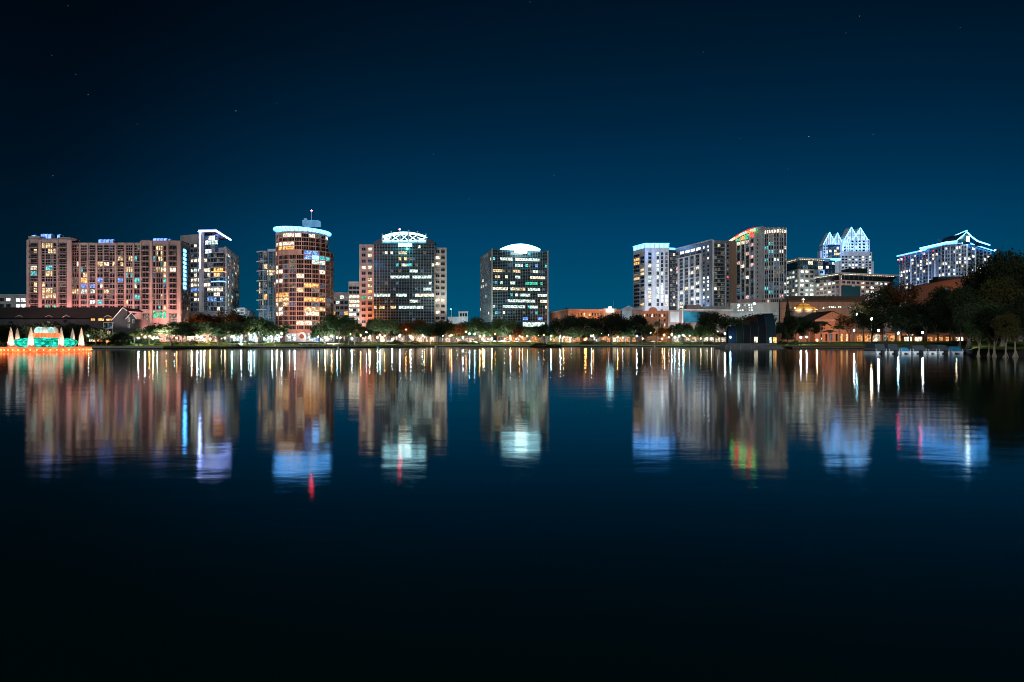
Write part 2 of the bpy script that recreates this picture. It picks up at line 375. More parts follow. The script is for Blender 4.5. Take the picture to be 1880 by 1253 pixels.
for i in range(13):                                            # string courses and side windows
    z = ZB3 + (ZT3 - ZB3) * i / 12
    for f, a, b in ((f1, 51, 131), (f2, 133, 257), (f3, 261, 332)): B.fbox('string_course', f, f.u(a), f.u(b), z - .1, z + .1, .004, .22, 'stucco')
B.grid(f4, 1, f4.L - 1, 4, ZB3, ZT3, 12, .4, .6, litfn(B.R, .05, ['warm', 'cool']), nv=0, frame='stucco_dark')
for i in range(10): B.fbox('light_strip', f4, f4.L * .16, f4.L * .42, Z(530 - i * 7.6, 335), Z(530 - i * 7.6 - 5, 335), .25, .4, 'crown_ice')
for a, b in ((262, 275), (311, 325)):
    B.win(f3, (f3.u(a) + f3.u(b)) / 2, Z(590, 333), f3.u(b) - f3.u(a), 7.5, 'dim', nv=3, nh=5, frame='stucco')
B.grid(f3, f3.u(281), f3.u(306), 4, Z(585, 333), Z(571, 333), 1, .7, .85, lambda r, c: 'green', nv=0, frame='stucco')
B.grid(f3, f3.u(262), f3.u(330), 9, BASE + .3, BASE + 4, 1, .75, .9, lambda r, c: 'shop', nv=1, frame='stucco')
for px0, px1, y0, y1 in ((58, 66, 431, 434.5), (75, 95, 429, 438), (105, 111, 430, 436), (181, 209, 439, 446), (281, 307, 437, 443), (309, 312, 438, 442)):
    n = max(1, int((px1 - px0) / 6)); w = (px1 - px0) / n
    for i in range(n):
        a, b = X(px0 + i * w, 341), X(px0 + (i + .82) * w, 341)
        mb = B.P('roof_pavilion#%d' % px0); mb.box(a, b, 341, 343.5, Z(y1 + 3, 341), Z(y0 + 1.6, 341), 'glazed_blue'); c = (a + b) / 2
        mb.poly([(a, 341, Z(y0 + 1.6, 341)), (b, 341, Z(y0 + 1.6, 341)), (c, 342.2, Z(y0, 341))], 'glazed_blue')
        mb.poly([(b, 343.5, Z(y0 + 1.6, 341)), (a, 343.5, Z(y0 + 1.6, 341)), (c, 342.2, Z(y0, 341))], 'glazed_blue')
        mb.box(b + .02, b + .3, 340.9, 343.6, Z(y1 + 3, 341), Z(y0 + 1.5, 341), 'mullion')
for px in range(62, 345, 22):
    D = 336 if px < 255 else 332
    if px > 255: spot(B.root, (X(px, D - 20), D - 20, 6), (X(px, D), D, 24), (1, .34, .28), 24000, 125)
    else: spot(B.root, (X(px, 331), 331, 14), (X(px, 337), 337, 22), (1, .34, .30), 5200, 150); spot(B.root, (X(px, 300), 300, 22), (X(px, 337), 337, 24), (1, .42, .38), 5500, 90)
for px in (80, 190, 300): spot(B.root, (X(px, 290), 290, 5), (X(px, 336), 336, 40), (1, .78, .72), 36000, 90)
B.root['label'] = B.root['label']; B.done()

# ---- brick podium wing beside it
B = Bld('podium_building', 'short salmon arcade block between the condominium and the rust coloured tree', 'building', 365, 350)
f = Face(350, 345, 378, 372); B.body([(350, 345), (378, 372), (378, 392), (350, 380)], Z(574, 345), 'granite_pink')
B.grid(f, 1, f.L - 1, 7, BASE + 2, Z(576, 345), 3, .5, .7, litfn(B.R, .6, ['cool', 'cream']), nv=0, frame='granite_pink')
spot(B.root, (X(356, 330), 330, 5), (X(362, 350), 350, 12), (1, .4, .3), 5000, 120); B.done()

# ---- tower with L-shaped light
B = Bld('condominium_tower', 'glass balcony tower with a lilac L shaped light band and slanting roof blade', 'building', 390, 430)
f0 = Face(331, 440, 371, 432); fr = Face(371, 430, 411, 428); fs = Face(413, 428.4, 437, 477.5)
B.body([(331, 440), (371, 432), (411, 428), (437, 478), (350, 490)], Z(468, 430), 'stucco_dark')
B.body([(331, 440), (371, 432), (371, 470), (345, 470)], Z(433, 440), 'stucco')
B.body([(376, 434), (401, 432), (404, 460), (378, 460)], Z(431, 432), 'glass_teal', 'penthouse')
B.body([(401, 431), (413, 429), (436.5, 477), (420, 480)], Z(455, 430), 'stucco')
rows = {3: [(0, 9, 'cream')], 5: [(0, 9, 'cool')], 7: [(0, 1, 'cream')], 8: [(0, 9, 'cream')], 9: [(0, 9, 'blue')], 11: [(1, 9, 'cream')]}
B.grid(f0, f0.u(350), f0.u(369), 3, Z(573, 432), Z(446, 432), 14, .72, .62, litfn(B.R, .15, ['cream', 'cool', 'warm'], rows), nv=1)
B.grid(f0, f0.u(333), f0.u(349), 2, Z(573, 440), Z(446, 440), 14, .6, .6, litfn(B.R, .15, ['cream', 'cool']), nv=1)
for r in range(15): B.fbox('floor_slab', f0, f0.u(350), f0.u(370), Z(573 - r * 9.07, 432) - .15, Z(573 - r * 9.07, 432) + .15, .004, .9, 'slab')
rows = {1: [(0, 0, 'cream')], 3: [(0, 1, 'cream'), (3, 7, 'amber')], 4: [(3, 4, 'amber')], 6: [(0, 1, 'cream')], 7: [(0, 4, 'cream')], 9: [(1, 6, 'blue')], 12: [(2, 6, 'cream')]}
B.grid(fr, fr.u(375), fr.u(410), 6, Z(572, 429), Z(465, 429), 12, .86, .68, litfn(B.R, .10, ['cream', 'cool', 'dim'], rows, 'glass', .25), nv=1)
B.P('light_strip')
for r in range(13):
    z = Z(572 - r * 8.92, 429)                                 # curved balcony slabs
    pts = []
    for i in range(9):
        t = i / 8; u = fr.u(383) + (fr.L - fr.u(383) + 1.2) * t; p = fr.at(u, .3 + 2.6 * math.sin(min(1, t * 1.25) * PI * .5)); pts.append((p.x, p.y))
    e = fs.at(3, .6); pts.append((e.x, e.y)); q = fr.at(fr.L - 2, -1); pts.append((q.x, q.y)); q = fr.at(fr.u(383), -1); pts.append((q.x, q.y))
    mb = MB(); mb.prism(pts, z - .13, z + .13, 'slab')
    for i in range(9):
        a = Vector((*pts[i], z + 1.0)); b = Vector((*pts[i + 1], z + 1.0)); mb.bar(a, b, .06, 'rail'); mb.bar(a - Vector((0, 0, .9)), a, .05, 'rail')
        if r in (6, 8) and i > 1: mb.bar(a - Vector((0, 0, .75)) - Vector((0, .25, 0)), b - Vector((0, 0, .75)) - Vector((0, .25, 0)), .16, 'led_ice' if r == 6 else 'led_orange')
    mb.build('balcony', B.root, tuple(B.root.location))
B.fbox('fin_wall', fr, fr.u(370), fr.u(375), Z(573, 430), Z(425, 430), .01, 3.0, 'stucco')
B.fbox('light_strip', fr, fr.u(371.3), fr.u(373), Z(495, 430), Z(428, 430), 3.02, 3.2, 'led_lilac')
p0, p1, p2 = fr.at(fr.u(370), 3.4), fr.at(fr.u(403), 3.4), Face(403, 427, 424, 470).at(38, 0)
p2 = Vector((X(424, 462), 462)); pb = Vector((X(385, 470), 470)); zr = Z(425, 430)
B.P('roof_blade').prism([(p0.x, p0.y), (p1.x, p1.y), (p2.x, p2.y), (pb.x, pb.y)], zr - .1, zr + .6, 'slab')
for a, b in ((p0, p1), (p1, p2)):
    B.P('light_strip').bar((a.x, a.y - .25, zr - .7), (b.x, b.y - .25, zr - .7), .42, 'led_lilac')
fg = Face(376.5, 434, 401, 432)
B.grid(fg, .3, fg.L - .3, 4, Z(466, 433), Z(433, 433), 4, .9, .9, litfn(B.R, .45, ['cool', 'white', 'teal'], {0: [(1, 2, 'white')], 1: [(1, 3, 'cool')]}, 'glass_teal', .3), nv=2, nh=1)
B.grid(fs, 1, fs.L - 1, 9, Z(570, 428), Z(462, 428), 13, .42, .6, litfn(B.R, .16, ['cream', 'cool', 'teal', 'warm'], {0: [(0, 2, 'warm')], 1: [(5, 8, 'warm')]}, dimp=.3), off=.35, nv=0, frame='stucco')

for i in range(10): B.fbox('pilaster', fs, 1 + (fs.L - 2) * i / 9 - .3, 1 + (fs.L - 2) * i / 9 + .3, BASE, Z(457, 430), .0, .8, 'slab')
B.fbox('parapet', fs, 0, fs.L, Z(456, 429), Z(453.5, 429), -.5, .7, 'slab')
spot(B.root, (X(371, 418), 418, 30), (X(372, 430), 430, 62), (.25, .35, 1), 5000, 110)
spot(B.root, (X(385, 380), 380, 8), (X(385, 430), 430, 42), (.75, .85, 1), 60000, 80); spot(B.root, (X(455, 440), 440, 8), (X(430, 462), 462, 40), (.75, .85, .85), 22000, 110); B.done()

B = Bld('office_building', 'small grey block with tall slot windows beyond the oaks beside the L lit tower', 'building', 452, 440)
f = Face(434, 440, 449, 436); g = Face(449, 436, 468, 500); B.body([(434, 440), (449, 436), (468, 500), (440, 500)], Z(565, 436), 'white_paint')
B.grid(g, 2, g.L - 2, 7, Z(583, 436), Z(568, 436), 1, .4, .9, lambda r, c: 'glass', nv=0); B.grid(f, .4, f.L - .4, 2, Z(583, 436), Z(567, 436), 3, .8, .4, litfn(B.R, .2, ['cool']), nv=1)
spot(B.root, (X(452, 415), 415, 5), (X(455, 440), 440, 20), (.5, .85, .9), 14000, 110); B.done()

# ---- round tower
def cyl_faces(pxc, D, Rm, n, a0=PI, a1=2 * PI):
    cx, cy = X(pxc, D + Rm), D + Rm; out = []
    for i in range(n):
        t0 = a0 + (a1 - a0) * i / n; t1 = a0 + (a1 - a0) * (i + 1) / n
        f = Face.__new__(Face); f.a = Vector((cx + Rm * math.cos(t0), cy + Rm * math.sin(t0))); f.b = Vector((cx + Rm * math.cos(t1), cy + Rm * math.sin(t1)))
        d = f.b - f.a; f.L = d.length; f.d = d / f.L; f.n = Vector((f.d.y, -f.d.x)); f.rot = math.atan2(d.y, d.x); f.D = D; out.append(f)
    return out, (cx, cy)
B = Bld('apartment_tower', 'tall round pink apartment tower with a grid of windows and glowing blue disc roof', 'building', 558, 400)
DE = 400; R1 = 45.5 * DE / F * 1.045; R2 = 50.5 * DE / F * 1.045
hf, c2 = cyl_faces(560, DE, R2, 12); uf, c1 = cyl_faces(555.5, DE - .3, R1, 12)
zsplit = Z(459, DE); ztop = Z(424, DE); zb = Z(606, DE); FL = (zsplit - zb) / 17
B.P('wall').lathe([(R2, BASE), (R2, zsplit), (0, zsplit)], 'pink_frame', 24, *c2, a0=PI, a1=3 * PI); B.P('wall').lathe([(R1, zsplit - 3), (R1, ztop), (0, ztop)], 'pink_frame', 24, *c1, a0=PI, a1=3 * PI)
rows = {1: [(8, 10, 'teal')], 0: [(1, 5, 'amber')], 2: [(8, 9, 'cool')], 3: [(2, 3, 'cream')], 4: [(2, 3, 'cream')], 5: [(6, 6, 'cream')], 6: [(2, 3, 'cool')], 7: [(7, 8, 'amber')], 8: [(6, 6, 'warm')], 9: [(2, 4, 'amber')], 10: [(0, 4, 'warm'), (7, 9, 'amber')], 11: [(4, 4, 'warm'), (2, 2, 'cream')], 12: [(7, 9, 'warm')], 13: [(2, 3, 'cream'), (7, 8, 'cream')], 16: [(3, 4, 'amber')]}
rowsB = {0: [(4, 8, 'cream')], 2: [(2, 5, 'cream')], 3: [(3, 5, 'amber')]}
l1 = litfn(B.R, .03, ['warm', 'cream', 'amber', 'cool'], rows, dimp=.15); l2 = litfn(B.R, .06, ['cream', 'amber'], rowsB, dimp=.1)
for c, f in enumerate(hf):
    for r in range(17):
        m = l1(r, c)
        if c in (7, 8) and r in (0, 1): m = 'blue' if r == 0 or c == 7 else 'crown_ice'
        B.win(f, f.L / 2, zsplit - FL * (r + .5), f.L * .88, FL * .80, m, nv=3, frame='pink_frame')
    B.fbox('pilaster', f, -.16, .16, BASE + 6, zsplit, .0, .42, 'pink_frame')
for c, f in enumerate(uf):
    for r in range(4): B.win(f, f.L / 2, ztop - 1.3 - (ztop - 1.3 - zsplit) / 4 * (r + .5), f.L * .88, FL * .80, l2(r, c), nv=3, frame='pink_frame')
    B.fbox('pilaster', f, -.2, .2, zsplit, ztop, .0, .4, 'pink_frame')
for r in range(18):
    z = zb + FL * r; B.P('string_course').lathe([(R2, z - .13), (R2 + .4, z - .13), (R2 + .4, z + .13), (R2, z + .13)], 'pink_frame', 24, *c2, a0=PI, a1=3 * PI)
for r in range(5):
    z = zsplit + (ztop - 1.3 - zsplit) / 4 * r; B.P('string_course').lathe([(R1, z - .25), (R1 + .45, z - .25), (R1 + .45, z + .25), (R1, z + .25)], 'pink_frame', 24, *c1, a0=PI, a1=3 * PI)
RC = R1 * 1.11; zc = Z(420.5, DE)                              # tilted disc crown
mb = B.P('disc_roof'); k = len(mb.v)
mb.lathe([(R1 * .9, zc - 1.4), (RC * .98, zc - .1), (RC, zc + .2), (RC, zc + .95), (RC * .99, zc + 1.2), (0, zc + 1.9)], 'crown_ice', 40, *c1)  # floodlit slab, its light put into the emission
for i in range(40):
    t = PI + PI * i / 20; mb.bar((c1[0] + R1 * .9 * math.cos(t), c1[1] + R1 * .9 * math.sin(t), zc - 1.6), (c1[0] + RC * 1.004 * math.cos(t), c1[1] + RC * 1.004 * math.sin(t), zc - .05), .2, 'grey_metal')
    mb.bar((c1[0] + RC * 1.004 * math.cos(t), c1[1] + RC * 1.004 * math.sin(t), zc + .1), (c1[0] + RC * 1.004 * math.cos(t), c1[1] + RC * 1.004 * math.sin(t), zc + 1.0), .16, 'grey_metal')
for i in range(k, len(mb.v)):
    x, y, z = mb.v[i]; mb.v[i] = (x, y, z + .9 - (x - c1[0] + RC) * .055)
B.pbox('roof_plant', 555, 584, 405, 6, 404.5, 414, 'plant_glow'); B.pbox('roof_plant', 558, 563, 404, 3, 401, 403.5, 'grey_metal')
B.P('mast').bar((X(572, 404), 404, Z(405, 404)), (X(572, 404), 404, Z(388, 404)), .22, 'grey_metal')
B.P('beacon').lathe([(0, Z(388.5, 404)), (.55, Z(387.5, 404)), (.55, Z(386.5, 404)), (0, Z(385.5, 404))], 'beacon', 8, X(572, 404), 404)
fb = Face(524, 398.5, 614, 398.5); B.body([(524, 398.5), (614, 398.5), (612, 420), (526, 420)], Z(612.5, 398.5), 'white_paint', 'podium')
B.grid(fb, fb.u(526), fb.u(544), 2, BASE + .3, Z(614, 398), 1, .84, .9, lambda r, c: 'shop_white', nv=1, nh=1); B.grid(fb, fb.u(563), fb.u(612), 6, BASE + .3, Z(614, 398), 1, .8, .9, lambda r, c: B.R.choice(('shop_white', 'shop_white', 'blue', 'cream')), nv=1, nh=1)
ca = X(554, 396); mb = B.P('entrance_arch'); mb.box(ca - 2.6, ca + 2.6, 396, 398.4, BASE, 6.2, 'white_trim')
k = 16; fr_, bk_ = [], []
for i in range(k + 1):
    t = PI * i / k; fr_.append((ca + 2.6 * math.cos(t), 6.2 + 2.6 * math.sin(t)))
mb.poly([(x, 396, z) for x, z in reversed(fr_)], 'white_trim')
for i in range(k): mb.poly([(fr_[i][0], 396, fr_[i][1]), (fr_[i][0], 398.4, fr_[i][1]), (fr_[i + 1][0], 398.4, fr_[i + 1][1]), (fr_[i + 1][0], 396, fr_[i + 1][1])], 'white_trim')
mb = B.P('emblem')
for i in range(20):
    t, t2 = 2 * PI * i / 20, 2 * PI * (i + 1) / 20
    mb.bar((ca + 1.15 * math.cos(t), 395.85, 6.3 + 1.15 * math.sin(t)), (ca + 1.15 * math.cos(t2), 395.85, 6.3 + 1.15 * math.sin(t2)), .2, 'dark_metal')
    mb.poly([(ca, 395.9, 6.3), (ca + 1.1 * math.cos(t), 395.9, 6.3 + 1.1 * math.sin(t)), (ca + 1.1 * math.cos(t2), 395.9, 6.3 + 1.1 * math.sin(t2))][::-1], 'terracotta')
for px, c, pw in ((520, (1, .36, .32), 15000), (545, (1, .42, .24), 14000), (570, (1, .38, .18), 14000), (596, (1, .38, .16), 15000)):
    spot(B.root, (X(px, 378), 378, 9), (X(px, 402), 402, 26), c, pw, 120)
spot(B.root, (X(556, 372), 372, 6), (X(556, 400), 400, 5), (.8, .9, 1), 6000, 110); spot(B.root, (X(550, 340), 340, 8), (X(556, 400), 400, 55), (1, .70, .62), 90000, 60); B.done()

# ---- dark glass neighbour with curved slabs
B = Bld('apartment_tower', 'dark glass apartment block with white curved slab edges left of the round tower', 'building', 490, 440)
cy_ = 440 + 17
pts = []
for i in range(11):
    t = PI * 1.0 + PI * .5 * i / 10; pts.append((X(487, 440) + 5.8 * math.cos(t), 446 + 6 * math.sin(t)))
pts += [(X(512, 440), 440), (X(512, 440), 460), (X(471, 440), 460)]
zt = Z(462, 440); B.P('wall').prism(pts, BASE, zt, 'glass', 'roof_dark')
NF = 11; fh = (zt - BASE) / 15
for r in range(8):
    z = zt - r * fh * 1.6 if r else zt
    mb = B.P('curved_slab'); q = [(X(487, 440) + (x - X(487, 440)) * 1.0, y) for x, y in pts]
    o = []
    for i in range(11):
        t = PI + PI * .5 * i / 10; o.append((X(487, 440) + 7.6 * math.cos(t), 446 + 7.2 * math.sin(t)))
    o += [(X(490, 440), 438.8), (X(490, 440), 446), (X(470, 440), 450)]
    mb.prism(o, z - .22, z + .22, 'slab')
f = Face(484, 440, 511, 439.8)
B.grid(f, .1, f.L - .1, 4, zt - 14 * fh, zt, 14, .93, .86, litfn(B.R, .04, ['warm', 'amber', 'dim'], {2: [(0, 0, 'warm')], 3: [(1, 2, 'warm')]}, 'glass_teal', .22), nv=1, nh=1)
for i in range(5):
    a, b = pts[i * 2], pts[i * 2 + 2]; g = Face.__new__(Face); g.a = Vector(a); g.b = Vector(b); d = g.b - g.a; g.L = d.length; g.d = d / g.L; g.n = Vector((g.d.y, -g.d.x)); g.rot = math.atan2(d.y, d.x)
    B.grid(g, 0, g.L, 1, zt - 14 * fh, zt, 14, .9, .8, litfn(B.R, .12, ['warm', 'dim', 'amber'], None, 'glass', .2), nv=0, nh=1)
for px in (484, 493, 502): B.fbox('pilaster', f, f.u(px) - .2, f.u(px) + .2, BASE, zt, .1, .5, 'mullion')
B.pbox('roof_plant', 491, 510, 446, 8, 457.5, 463, 'grey_metal'); spot(B.root, (X(478, 425), 425, 8), (X(482, 440), 440, 30), (.6, .8, .9), 15000, 100); B.done()

# ---- parking blocks between
B = Bld('parking_garage', 'open grey garage with lit decks between the round tower and pink office wing', 'building', 635, 520)
f = Face(608, 530, 640, 530); g = Face(640, 520, 662, 520)
B.body([(608, 530), (640, 530), (640, 560), (608, 560)], Z(537, 530), 'stucco_dark'); B.body([(640, 520), (662, 520), (662, 560), (640, 560)], Z(518, 520), 'concrete')
B.grid(f, .3, f.L - .3, 4, Z(600, 530), Z(541, 530), 6, .8, .6, litfn(B.R, .2, ['cream', 'cool'], {3: [(0, 4, 'amber')], 4: [(0, 4, 'cream')]}, 'glass', .3), nv=1)
B.grid(g, .3, g.L - .3, 3, Z(598, 520), Z(525, 520), 9, .93, .58, litfn(B.R, 0, ['cream'], {r: [(0, 4, 'cream')] for r in range(2, 9)}, 'glass', 0), nv=0)
B.fbox('cornice', g, 0, g.L, Z(520, 520), Z(517.5, 520), .01, .6, 'slab'); spot(B.root, (X(640, 490), 490, 6), (X(640, 520), 520, 30), (.9, .95, 1), 30000, 100); B.done()

# ---- office with truss crown
def curtain(B, f, px0, px1, nc, zt, zb, nf, lit):
    u0, u1 = f.u(px0), f.u(px1); fh = (zt - zb) / nf; cw = (u1 - u0) / nc
    B.grid(f, u0, u1, nc, zb + fh * .0, zt, nf, .94, .46, lit, nv=0, frame='mullion')
    mb = B.P('mullion_grid')
    for i in range(nc + 1):
        u = u0 + cw * i; B.fbox('mullion_grid', f, u - .11, u + .11, zb, zt, .0, .34, 'mullion')
    for i in range(nf * 2 + 1):
        z = zb + fh * i / 2; B.fbox('mullion_grid', f, u0, u1, z - .10, z + .10, .0, .30, 'mullion')
B = Bld('office_tower', 'broad dark glass office tower with pale side wings and white truss crown', 'building', 742, 500)
fm = Face(686, 500, 798, 500); fl = Face(659, 503, 687, 502); frr = Face(797, 502, 820, 503)
B.body([(686, 500), (798, 500), (798, 530), (686, 530)], Z(446, 500), 'glass_teal'); B.body([(659.5, 503), (686, 503), (686, 528), (661, 528)], Z(449, 503), 'granite_pink'); B.body([(798, 503), (820, 503), (819, 528), (798, 528)], Z(455, 503), 'concrete')
rows = {1: [(4, 6, 'cream'), (9, 11, 'warm'), (3, 3, 'dim')], 2: [(9, 11, 'amber'), (12, 13, 'dim')], 3: [(7, 8, 'teal'), (9, 11, 'cream'), (12, 13, 'teal')], 4: [(10, 11, 'cool'), (13, 16, 'cool')], 5: [(6, 21, 'cool')], 6: [(20, 20, 'cool')], 7: [(18, 20, 'cool')], 8: [(0, 2, 'cool'), (3, 5, 'cool'), (7, 11, 'cool'), (15, 21, 'cream')], 9: [(14, 16, 'cool')], 10: [(0, 7, 'warm'), (9, 17, 'cool')]}
curtain(B, fm, 686.5, 797.5, 22, Z(448, 500), Z(448 + 11.1 * 14, 500), 14, litfn(B.R, .035, ['cool', 'cream'], rows, 'glass', .06))
# stepped curtain top either side of the crown
for i in range(4):
    for a, b in ((686 + i * 4.5, 702), (782, 798 - i * 4.5)):
        B.P('wall').box(X(a, 500), X(b, 500), 500.02, 512, Z(446 - i * 2.2, 500), Z(443.8 - i * 2.2, 500), 'glass_grey')
rw = {0: [(1, 1, 'cream')], 1: [(1, 1, 'cream'), (0, 0, 'amber')], 3: [(0, 1, 'cream')], 4: [(1, 1, 'dim')], 5: [(1, 1, 'warm')], 6: [(1, 1, 'warm')], 7: [(1, 1, 'amber')], 8: [(0, 0, 'green'), (1, 1, 'cream')]}
B.grid(fl, fl.u(662), fl.u(685), 2, Z(458 + 11.1 * 15 - 5.5, 503), Z(452.5, 503), 15, .62, .44, litfn(B.R, .03, ['cream'], rw), nv=1, frame='granite_pink')
rw = {0: [(0, 0, 'cream')], 1: [(0, 0, 'cream')], 2: [(0, 0, 'cream')], 3: [(0, 0, 'dim')], 8: [(0, 1, 'cream')], 9: [(0, 0, 'dim')], 10: [(0, 0, 'cream')]}
B.grid(frr, frr.u(798.5), frr.u(818), 2, Z(457 + 11.1 * 14, 503), Z(457, 503), 14, .66, .44, litfn(B.R, .03, ['cream'], rw), nv=1, frame='concrete')
def arcz(px): return Z(433.5 - 7.5 * (1 - ((px - 742) / 40) ** 2), 498.5)
mb = B.P('truss_crown'); zb_ = Z(446.5, 498.5); D_ = 498.5
for i in range(16):
    a, b = 702 + i * 5, 707 + i * 5
    for y0, y1, th in ((498.5, 499.3, .9), (506, 506.8, .5)):
        mb.box8([(X(a, D_), y0, arcz(a) - th), (X(b, D_), y0, arcz(b) - th), (X(b, D_), y1, arcz(b) - th), (X(a, D_), y1, arcz(a) - th), (X(a, D_), y0, arcz(a)), (X(b, D_), y0, arcz(b)), (X(b, D_), y1, arcz(b)), (X(a, D_), y1, arcz(a))], 'crown_white')
    mb.poly([(X(a, D_), 499.3, arcz(a) - .1), (X(b, D_), 499.3, arcz(b) - .1), (X(b, D_), 506, arcz(b) - .1), (X(a, D_), 506, arcz(a) - .1)], 'white_trim')
for i in range(6):
    px = 702 + 16 * i; mb.box(X(px, D_) - .35, X(px, D_) + .35, 498.4, 499.2, zb_, arcz(px) + 1.6, 'white_trim')
    if i < 5:
        a, b = X(px + 1, D_), X(px + 15, D_); z0 = Z(442, D_); z1 = min(arcz(px + 1), arcz(px + 15)) - 1.3
        mb.bar((a, 498.8, z0), (b, 498.8, z1), .3, 'crown_white'); mb.bar((a, 498.8, z1), (b, 498.8, z0), .3, 'crown_white')
        mb.box(a, b, 498.5, 499.1, z0 - .5, z0, 'crown_white'); mb.box(a, b, 505, 505.5, zb_, z1, 'glass_teal')
        mb.box(a, b, 498.6, 499, zb_, z0 - .52, 'led_teal')
for a, b in ((732, 740), (742, 755)): B.pbox('roof_sign', a, b, 499.2, .5, 447, 452.5, 'sign_white')
B.P('beacon').lathe([(0, Z(423, 502)), (.7, Z(422.3, 502)), (.7, Z(421, 502)), (0, Z(420, 502))], 'beacon', 8, X(734, 502), 502); B.P('mast').bar((X(734, 502), 502, Z(428, 502)), (X(734, 502), 502, Z(422.8, 502)), .15, 'grey_metal')
for px, pw in ((668, 30000), (684, 26000)): spot(B.root, (X(px, 482), 482, 12), (X(px, 503), 503, 30), (1, .32, .14), pw, 100)
spot(B.root, (X(665, 460), 460, 14), (X(672, 503), 503, 60), (.9, .75, .8), 70000, 50)
spot(B.root, (X(815, 470), 470, 14), (X(809, 503), 503, 45), (1, .9, .78), 90000, 60); spot(B.root, (X(742, 493), 493, Z(452, 493)), (X(742, 500), 500, Z(460, 500)), (.1, .9, .9), 5000, 150); B.done()

B = Bld('office_building', 'small pale rooftop block low between the two dark glass office towers', 'building', 850, 560)
f = Face(842, 560, 859, 560); B.body([(842, 560), (859, 560), (859, 572), (842, 572)], Z(573.5, 560), 'white_paint'); B.body([(822, 563), (845, 563), (845, 580), (822, 580)], Z(582, 563), 'white_paint')
B.grid(f, .8, f.L - .4, 3, Z(582, 560), Z(575, 560), 1, .75, .85, lambda r, c: 'glass', nv=0, frame='white_paint')
B.fbox('parapet', f, -.4, f.L + .4, Z(573.5, 560), Z(572.3, 560), -.5, .5, 'white_trim'); spot(B.root, (X(838, 540), 540, 8), (X(846, 560), 560, 24), (.8, .95, 1), 16000, 110); B.done()

# ---- second office tower
B = Bld('office_tower', 'dark glass office tower with a glowing white arched crown in the centre', 'building', 950, 525)
fm = Face(903, 520, 1006, 532); fl = Face(881, 569, 903, 520)
B.body([(881, 569), (903, 520), (1006, 532), (1000, 580)], Z(457.5, 520), 'glass_teal')
rows = {1: [(3, 5, 'cool'), (9, 12, 'cream'), (13, 18, 'cool')], 2: [(9, 11, 'cool'), (17, 18, 'blue')], 3: [(0, 4, 'warm'), (8, 10, 'warm'), (16, 17, 'cool')], 4: [(1, 2, 'warm'), (5, 6, 'cream'), (9, 11, 'cool'), (15, 21, 'cream')], 5: [(7, 8, 'cool'), (13, 19, 'green')], 6: [(0, 5, 'cream'), (8, 12, 'warm'), (13, 18, 'cool')], 7: [(12, 14, 'cool'), (18, 21, 'cool')], 8: [(6, 16, 'cool'), (19, 21, 'cream')], 9: [(3, 12, 'cool'), (15, 17, 'cool')], 10: [(4, 4, 'cream')], 11: [(8, 8, 'blue'), (10, 13, 'blue'), (18, 19, 'blue')], 12: [(10, 12, 'cream')]}
curtain(B, fm, 904, 1005, 22, Z(458.5, 520), Z(458.5 + 11 * 12, 520), 12, litfn(B.R, .10, ['cool', 'cream', 'teal'], rows, 'glass', .1))
curtain(B, fl, 882, 902.5, 12, Z(458.5, 520), Z(458.5 + 11 * 12, 520), 12, litfn(B.R, .06, ['cream', 'cool'], None, 'glass_teal', .2))
B.fbox('corner_pier', fm, -.5, .7, BASE, Z(456.8, 520), -.3, .45, 'concrete'); B.fbox('corner_pier', fm, fm.L - .9, fm.L + .3, BASE, Z(456.8, 520), -.3, .45, 'concrete')
B.fbox('lobby', fm, fm.u(960), fm.u(1000), Z(600, 525), Z(592, 525), .01, .6, 'cool')
mb = B.P('arched_crown')
def az(px): return Z(457.5 - 9.5 * (1 - ((px - 955) / 37.0) ** 2), 521)
for i in range(20):
    a, b = 918 + i * 3.7, 921.7 + i * 3.7; z0 = Z(458.6, 521)
    mb.box8([(X(a, 520), 521, z0), (X(b, 520), 521, z0), (X(b, 520), 530, z0), (X(a, 520), 530, z0), (X(a, 520), 521, az(a)), (X(b, 520), 521, az(b)), (X(b, 520), 530, az(b)), (X(a, 520), 530, az(a))], 'crown_white')
for i in range(13):
    for j in range(2):
        px = 930 + i * 4 + j * 2; z = Z(455.5 - j * 3.2, 521)
        if z < az(px) - 1: mb.box(X(px, 520) - .22, X(px, 520) + .22, 520.8, 521, z - .3, z + .3, 'dark_metal')
fq = Face(945, 519.5, 967, 521.5); B.fbox('roof_sign', fq, 0, fq.L, Z(465, 520), Z(459.5, 520), .45, .8, 'sign_white')
spot(B.root, (X(880, 490), 490, 10), (X(893, 540), 540, 40), (.6, .9, .9), 50000, 80); spot(B.root, (X(1010, 505), 505, 10), (X(1005, 530), 530, 30), (1, .2, .1), 9000, 70)
spot(B.root, (X(950, 514), 514, Z(470, 514)), (X(955, 520), 520, Z(480, 520)), (.7, 1, 1), 1500, 150); B.done()

